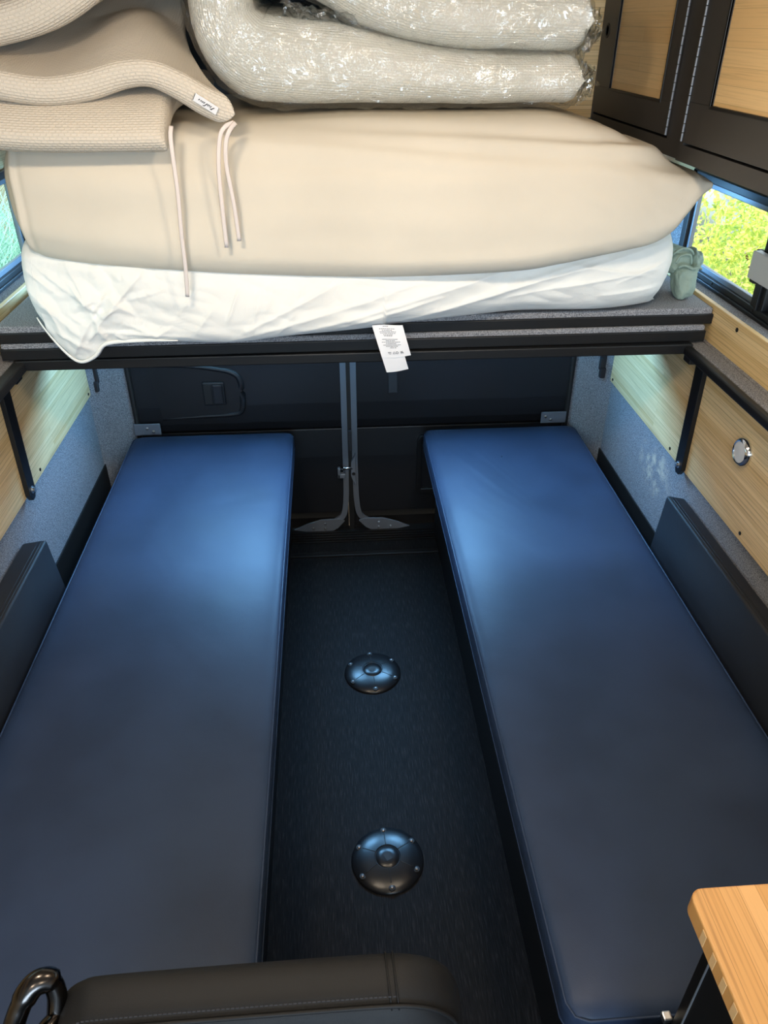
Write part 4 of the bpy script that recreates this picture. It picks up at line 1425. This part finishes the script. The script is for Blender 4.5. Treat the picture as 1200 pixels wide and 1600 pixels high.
# ---- sage green cloth bundled by the window
gb = thing('folded_cloth', (0.875, 1.83, 1.0455), 'crumpled sage green cloth bundle beside the mattress under the right window', 'cloth')
def cloth_block(name, c, sx, sy, sz, seed, tilt=0.0, fold=0.0):
    bm = bmesh.new()
    bmesh.ops.create_uvsphere(bm, u_segments=48, v_segments=32, radius=1.0)
    m = Matrix.Rotation(tilt, 3, 'Y')
    for p in bm.verts:
        q = p.co.copy()
        # squarish
        q = Vector([math.copysign(abs(t) ** 0.62, t) for t in q])
        r = 1 + 0.10 * nz(q.x * 1.7 + seed, q.y * 1.7, q.z * 1.7) + 0.10 * abs(nz(q.x * 3.3, q.y * 3.3 + seed, q.z * 3.3)) + fold * abs(math.sin(q.z * 6 + q.x * 2 + seed))
        q = Vector((q.x * sx * r * (0.86 + 0.14 * (q.z + 1) / 2), q.y * sy * r, q.z * sz * r))
        q = m @ q
        p.co = Vector(c) + q
        p.co.z = max(p.co.z, 1.0458)
    g = G()
    g.bm(bm)
    return g.done(name, 'green_cloth', gb, smooth=True)
cloth_block('outer_fold', (0.876, 1.842, 1.087), 0.026, 0.035, 0.040, 1.0, -0.08)
cloth_block('inner_fold', (0.866, 1.875, 1.125), 0.027, 0.035, 0.026, 5.0, 0.25, 0.05)
cloth_block('side_fold', (0.898, 1.880, 1.105), 0.016, 0.040, 0.050, 9.0, 0.30, 0.03)
cloth_block('top_fold', (0.868, 1.895, 1.146), 0.033, 0.036, 0.014, 3.0, 0.30, 0.05)
g = G()
for (pts, r) in (([(0.846, 1.818, 1.128), (0.858, 1.812, 1.134), (0.874, 1.806, 1.128), (0.892, 1.806, 1.130), (0.903, 1.815, 1.124)], 0.0030),
                 ([(0.848, 1.842, 1.132), (0.856, 1.838, 1.150), (0.878, 1.836, 1.152), (0.886, 1.838, 1.130)], 0.0028),
                 ([(0.842, 1.86, 1.146), (0.862, 1.855, 1.163), (0.888, 1.858, 1.158), (0.906, 1.862, 1.130), (0.909, 1.85, 1.10)], 0.0030)):
    g.tube([tuple(p) for p in spline(pts, 20)], r, 8)
g.done('hem', 'green_cloth', gb, smooth=True)

# ================================================================== NEAR THINGS
# ---- bamboo topped galley cabinet in the near right
gc = thing('galley_cabinet', (0.65, -0.2, 0.0), 'black galley cabinet at the end of the right bench', 'cabinet')
G().box(0.366, 0.90, -0.85, 0.395, 0.0, 0.874, 0.002).done('carcass', 'black_metal', gc)
G().box(0.3605, 0.3655, -0.85, 0.372, 0.02, 0.86, 0.001).done('side_panel', 'black_metal', gc)
G().box(0.40, 0.88, 0.3955, 0.400, 0.03, 0.84, 0.001).done('end_panel', 'black_metal', gc)
G().tube([(0.3602, 0.374, 0.86), (0.3602, 0.374, 0.05)], 0.0012, 6).done('edge_highlight', 'aluminium', gc)  # thin pale tube standing in for the highlight down the cabinet edge
G().box(0.356, 0.367, 0.394, 0.405, 0.640, 0.650, 0.002).done('catch', 'steel', gc)
gt = thing('worktop', (0.65, -0.2, 0.875), 'honey coloured bamboo worktop on the galley cabinet at the lower right', 'worktop')
r = 0.014
poly = []
x0, x1, y0, y1 = 0.334, 0.93, -0.88, 0.409
for cx_, cy_, st in ((x1 - r, y1 - r, 0), (x0 + r, y1 - r, 90), (x0 + r, y0 + r, 180), (x1 - r, y0 + r, 270)):
    for k in range(7):
        t = math.radians(st + k * 15)
        poly.append((cx_ + r * math.cos(t), cy_ + r * math.sin(t)))
G().prism(poly, 'z', 0.875, 0.900, 0.0022).done('board', 'bamboo_top', gt)
# end-grain blocks showing along the left edge
for k in range(12):
    y = 0.370 - k * 0.0215
    G().box(0.3336, 0.3352, y - 0.008, y, 0.8785, 0.8965, 0.0003).done('end_grain_block', 'bamboo_edge', gt)

# ---- seat whose backrest shows at the bottom of the frame
se = thing('van_seat', (-0.10, 0.22, 0.0), 'black leather van seat with stitched backrest at the bottom of the view', 'seat')
TS = smooth_table([  # x, ztop
    (-0.330, 0.715), (-0.318, 0.752), (-0.304, 0.778), (-0.285, 0.793), (-0.255, 0.799), (-0.10, 0.802), (0.02, 0.802), (0.055, 0.798), (0.080, 0.785), (0.098, 0.762), (0.110, 0.730), (0.116, 0.690), (0.118, 0.65)], 60)
xs = [-0.330 + 0.448 * (0.5 - 0.5 * math.cos(PI * i / 79)) for i in range(80)]
N = 80
secs = []
for x in xs:
    zt = interp(x, TS)[0]
    e = min(1.0, (zt - 0.55) / 0.25)
    poly = [(0.425, 0.46), (0.425, zt - 0.03), (0.420, zt), (0.378, zt - 0.001), (0.366, zt - 0.008), (0.340, zt - 0.05), (0.318, 0.66 if zt > 0.70 else zt - 0.04), (0.315, 0.46)]
    L = round_poly(poly, [0.02, 0.02, 0.012, 0.01, 0.012, 0.05, 0.06, 0.03], 6)
    L = resample_loop(L, N)
    # a gathered panel below the front seam
    for k in range(N):
        y, z = L[k]
        if y < 0.362 and z > 0.60:
            L[k, 0] -= 0.0022 * math.sin(x * 170) * min(1, max(0, (zt - 0.02 - z) / 0.02)) * (1 if x < 0.02 else 0.2)
    secs.append((x, L))
v, f = loft(secs, N)
mk('backrest', v, f, 'leather_soft', se, smooth=True)
# seams
P = []
for i in range(60):
    x = -0.30 + 0.405 * i / 59
    zt = interp(x, TS)[0]
    P.append((x, 0.3665, zt - 0.0045))
G().tube(P, 0.0022, 8).done('piping', 'leather_soft', se, smooth=True)
for dx in (0.0, 0.0075):
    zt = 0.8015
    G().tube([(0.030 + dx, 0.424, zt - 0.012), (0.030 + dx, 0.417, zt + 0.001), (0.031 + dx, 0.395, zt + 0.001), (0.032 + dx, 0.376, zt + 0.001), (0.033 + dx, 0.364, zt - 0.008)], 0.0009, 6).done('seam', 'leather_soft', se, smooth=True)
g = G()
for i in range(70):
    x = -0.295 + 0.33 * i / 69
    zt = interp(x, TS)[0]
    g.tube([(x, 0.3735, zt + 0.0004), (x + 0.0030, 0.3735, zt + 0.0004)], 0.0008, 5)
g.done('stitching', 'strap', se)
G().box(-0.32, 0.11, -0.10, 0.34, 0.36, 0.47, 0.04, 4).done('seat_pad', 'leather_soft', se, smooth=True)
g = G().box(-0.28, 0.07, -0.06, 0.38, 0.06, 0.34, 0.01)
g.box(-0.32, 0.11, -0.10, 0.40, 0.0, 0.06, 0.01)
g.done('pedestal', 'black_metal', se)
# polished belt guide at the left of the backrest
P = spline([(-0.372, 0.352, 0.700), (-0.360, 0.372, 0.745), (-0.346, 0.392, 0.785), (-0.332, 0.408, 0.803), (-0.318, 0.414, 0.800), (-0.312, 0.408, 0.785), (-0.313, 0.396, 0.765)], 40)
bg_ = G().tube([tuple(p) for p in P], [0.0095] * 8 + [0.011] * 8 + [0.0125] * 12 + [0.010] * 12, 14).done('belt_guide', 'dark_chrome', se, smooth=True)
bm = bmesh.new()
bmesh.ops.create_uvsphere(bm, u_segments=24, v_segments=16, radius=1.0)
mm = Matrix.Rotation(math.radians(-28), 3, 'Z') @ Matrix.Rotation(math.radians(35), 3, 'Y')
for p in bm.verts:
    p.co = Vector((-0.322, 0.380, 0.765)) + mm @ Vector((p.co.x * 0.010, p.co.y * 0.026, p.co.z * 0.016))
g = G()
g.bm(bm)
g.done('guide_tab', 'dark_chrome', bg_, smooth=True)

# ================================================================== OUTSIDE
def leaves(name, n, fpos, size, mat, parent, seed, long=1.0):
    rnd = random.Random(seed)
    v, f = [], []
    for i in range(n):
        p = Vector(fpos(rnd))
        a = Vector((rnd.uniform(-1, 1), rnd.uniform(-1, 1), rnd.uniform(-0.4, 1))).normalized()
        b = a.orthogonal().normalized()
        b = (Matrix.Rotation(rnd.uniform(0, 6.28), 3, a) @ b)
        c_ = a.cross(b)
        s = size * rnd.uniform(0.6, 1.3)
        k = len(v)
        v += [p - b * s * long, p + c_ * s * 0.5 + a * s * 0.15, p + b * s * long, p - c_ * s * 0.5 + a * s * 0.15]
        f += [(k, k + 1, k + 2), (k, k + 2, k + 3)]
    me_o = mk(name, v, f, mat, parent)
    me_o['kind'] = 'stuff'
    return me_o

def shrub(name, c, rad, n, size, mat, label, seed, h0=-0.72):
    t = thing(name, (c[0], c[1], h0), label, 'shrub', 'shrubs outside the windows')
    g = G()
    rnd = random.Random(seed)
    for k in range(5):
        a = rnd.uniform(0, 6.28)
        g.tube([(c[0], c[1], h0), (c[0] + 0.2 * rad[0] * math.cos(a), c[1] + 0.2 * rad[1] * math.sin(a), (h0 + c[2]) / 2), (c[0] + 0.6 * rad[0] * math.cos(a), c[1] + 0.6 * rad[1] * math.sin(a), c[2] + 0.3 * rad[2])], [0.03, 0.02, 0.008], 7)
    g.done('branches', 'stem', t)
    def fp(r):
        while True:
            q = Vector((r.uniform(-1, 1), r.uniform(-1, 1), r.uniform(-1, 1)))
            if 0.45 < q.length < 1:
                break
        q = q * (1 + 0.12 * nz(q.x * 3 + seed, q.y * 3, q.z * 3))
        return (c[0] + q.x * rad[0], c[1] + q.y * rad[1], max(h0 + 0.02, c[2] + q.z * rad[2]))
    leaves('foliage', n, fp, size, mat, t, seed)
    return t
shrub('hedge_shrub', (3.10, 2.75, 0.15), (0.95, 0.80, 0.9), 16000, 0.024, 'leaf_lime', 'lime green leafy shrub outside the nearer right pane', 11)
shrub('hedge_shrub', (3.25, 4.75, 0.10), (0.95, 1.05, 0.9), 20000, 0.024, 'leaf_lime', 'lime green leafy shrub filling the middle of the right window', 12)
shrub('yellow_shrub', (3.05, 6.75, 0.0), (0.75, 0.75, 0.72), 1300, 0.036, 'leaf_lime', 'sparse yellow leafed shrub at the left of the right window', 13)
shrub('red_shrub', (5.0, 10.6, 0.05), (0.8, 1.0, 0.9), 5000, 0.06, 'leaf_red', 'red leafed shrub behind the yellow one outside', 14)
bm = bmesh.new()
bmesh.ops.create_icosphere(bm, subdivisions=4, radius=1.0)
for p in bm.verts:
    q = p.co
    r_ = 1 + 0.18 * nz(q.x * 1.5, q.y * 1.5, q.z * 1.5)
    p.co = Vector((4.05 + q.x * 0.50 * r_, 8.25 + q.y * 0.5 * r_, -0.12 + q.z * 0.60 * r_))
g = G()
g.bm(bm)
o = g.done('boulder', 'rock', smooth=True)
tag(o, 'grey boulder standing behind the yellow shrub outside', 'rock')
# tall pale grass beyond the left window
t = thing('tall_grass', (-2.9, 5.4, -0.72), 'tall pale green arching grass outside the left window', 'grass')
v, f = [], []
rnd = random.Random(5)
for i in range(2600):
    bx_, by_ = -3.1 + rnd.uniform(-0.7, 0.7), 5.4 + rnd.uniform(-2.4, 2.4)
    a = rnd.uniform(0, 6.28)
    L_ = rnd.uniform(0.9, 1.9)
    w = rnd.uniform(0.006, 0.014)
    k = len(v)
    for j in range(6):
        s_ = j / 5
        rr_ = L_ * 0.55 * s_ * s_
        x, y, z = bx_ + rr_ * math.cos(a), by_ + rr_ * math.sin(a), -0.72 + L_ * (s_ - 0.28 * s_ * s_)
        ww = w * (1 - s_ * 0.9)
        v += [(x - ww * math.sin(a), y + ww * math.cos(a), z), (x + ww * math.sin(a), y - ww * math.cos(a), z)]
    for j in range(5):
        f.append((k + 2 * j, k + 2 * j + 1, k + 2 * j + 3, k + 2 * j + 2))
o = mk('blades', v, f, 'grass', t)
o['kind'] = 'stuff'
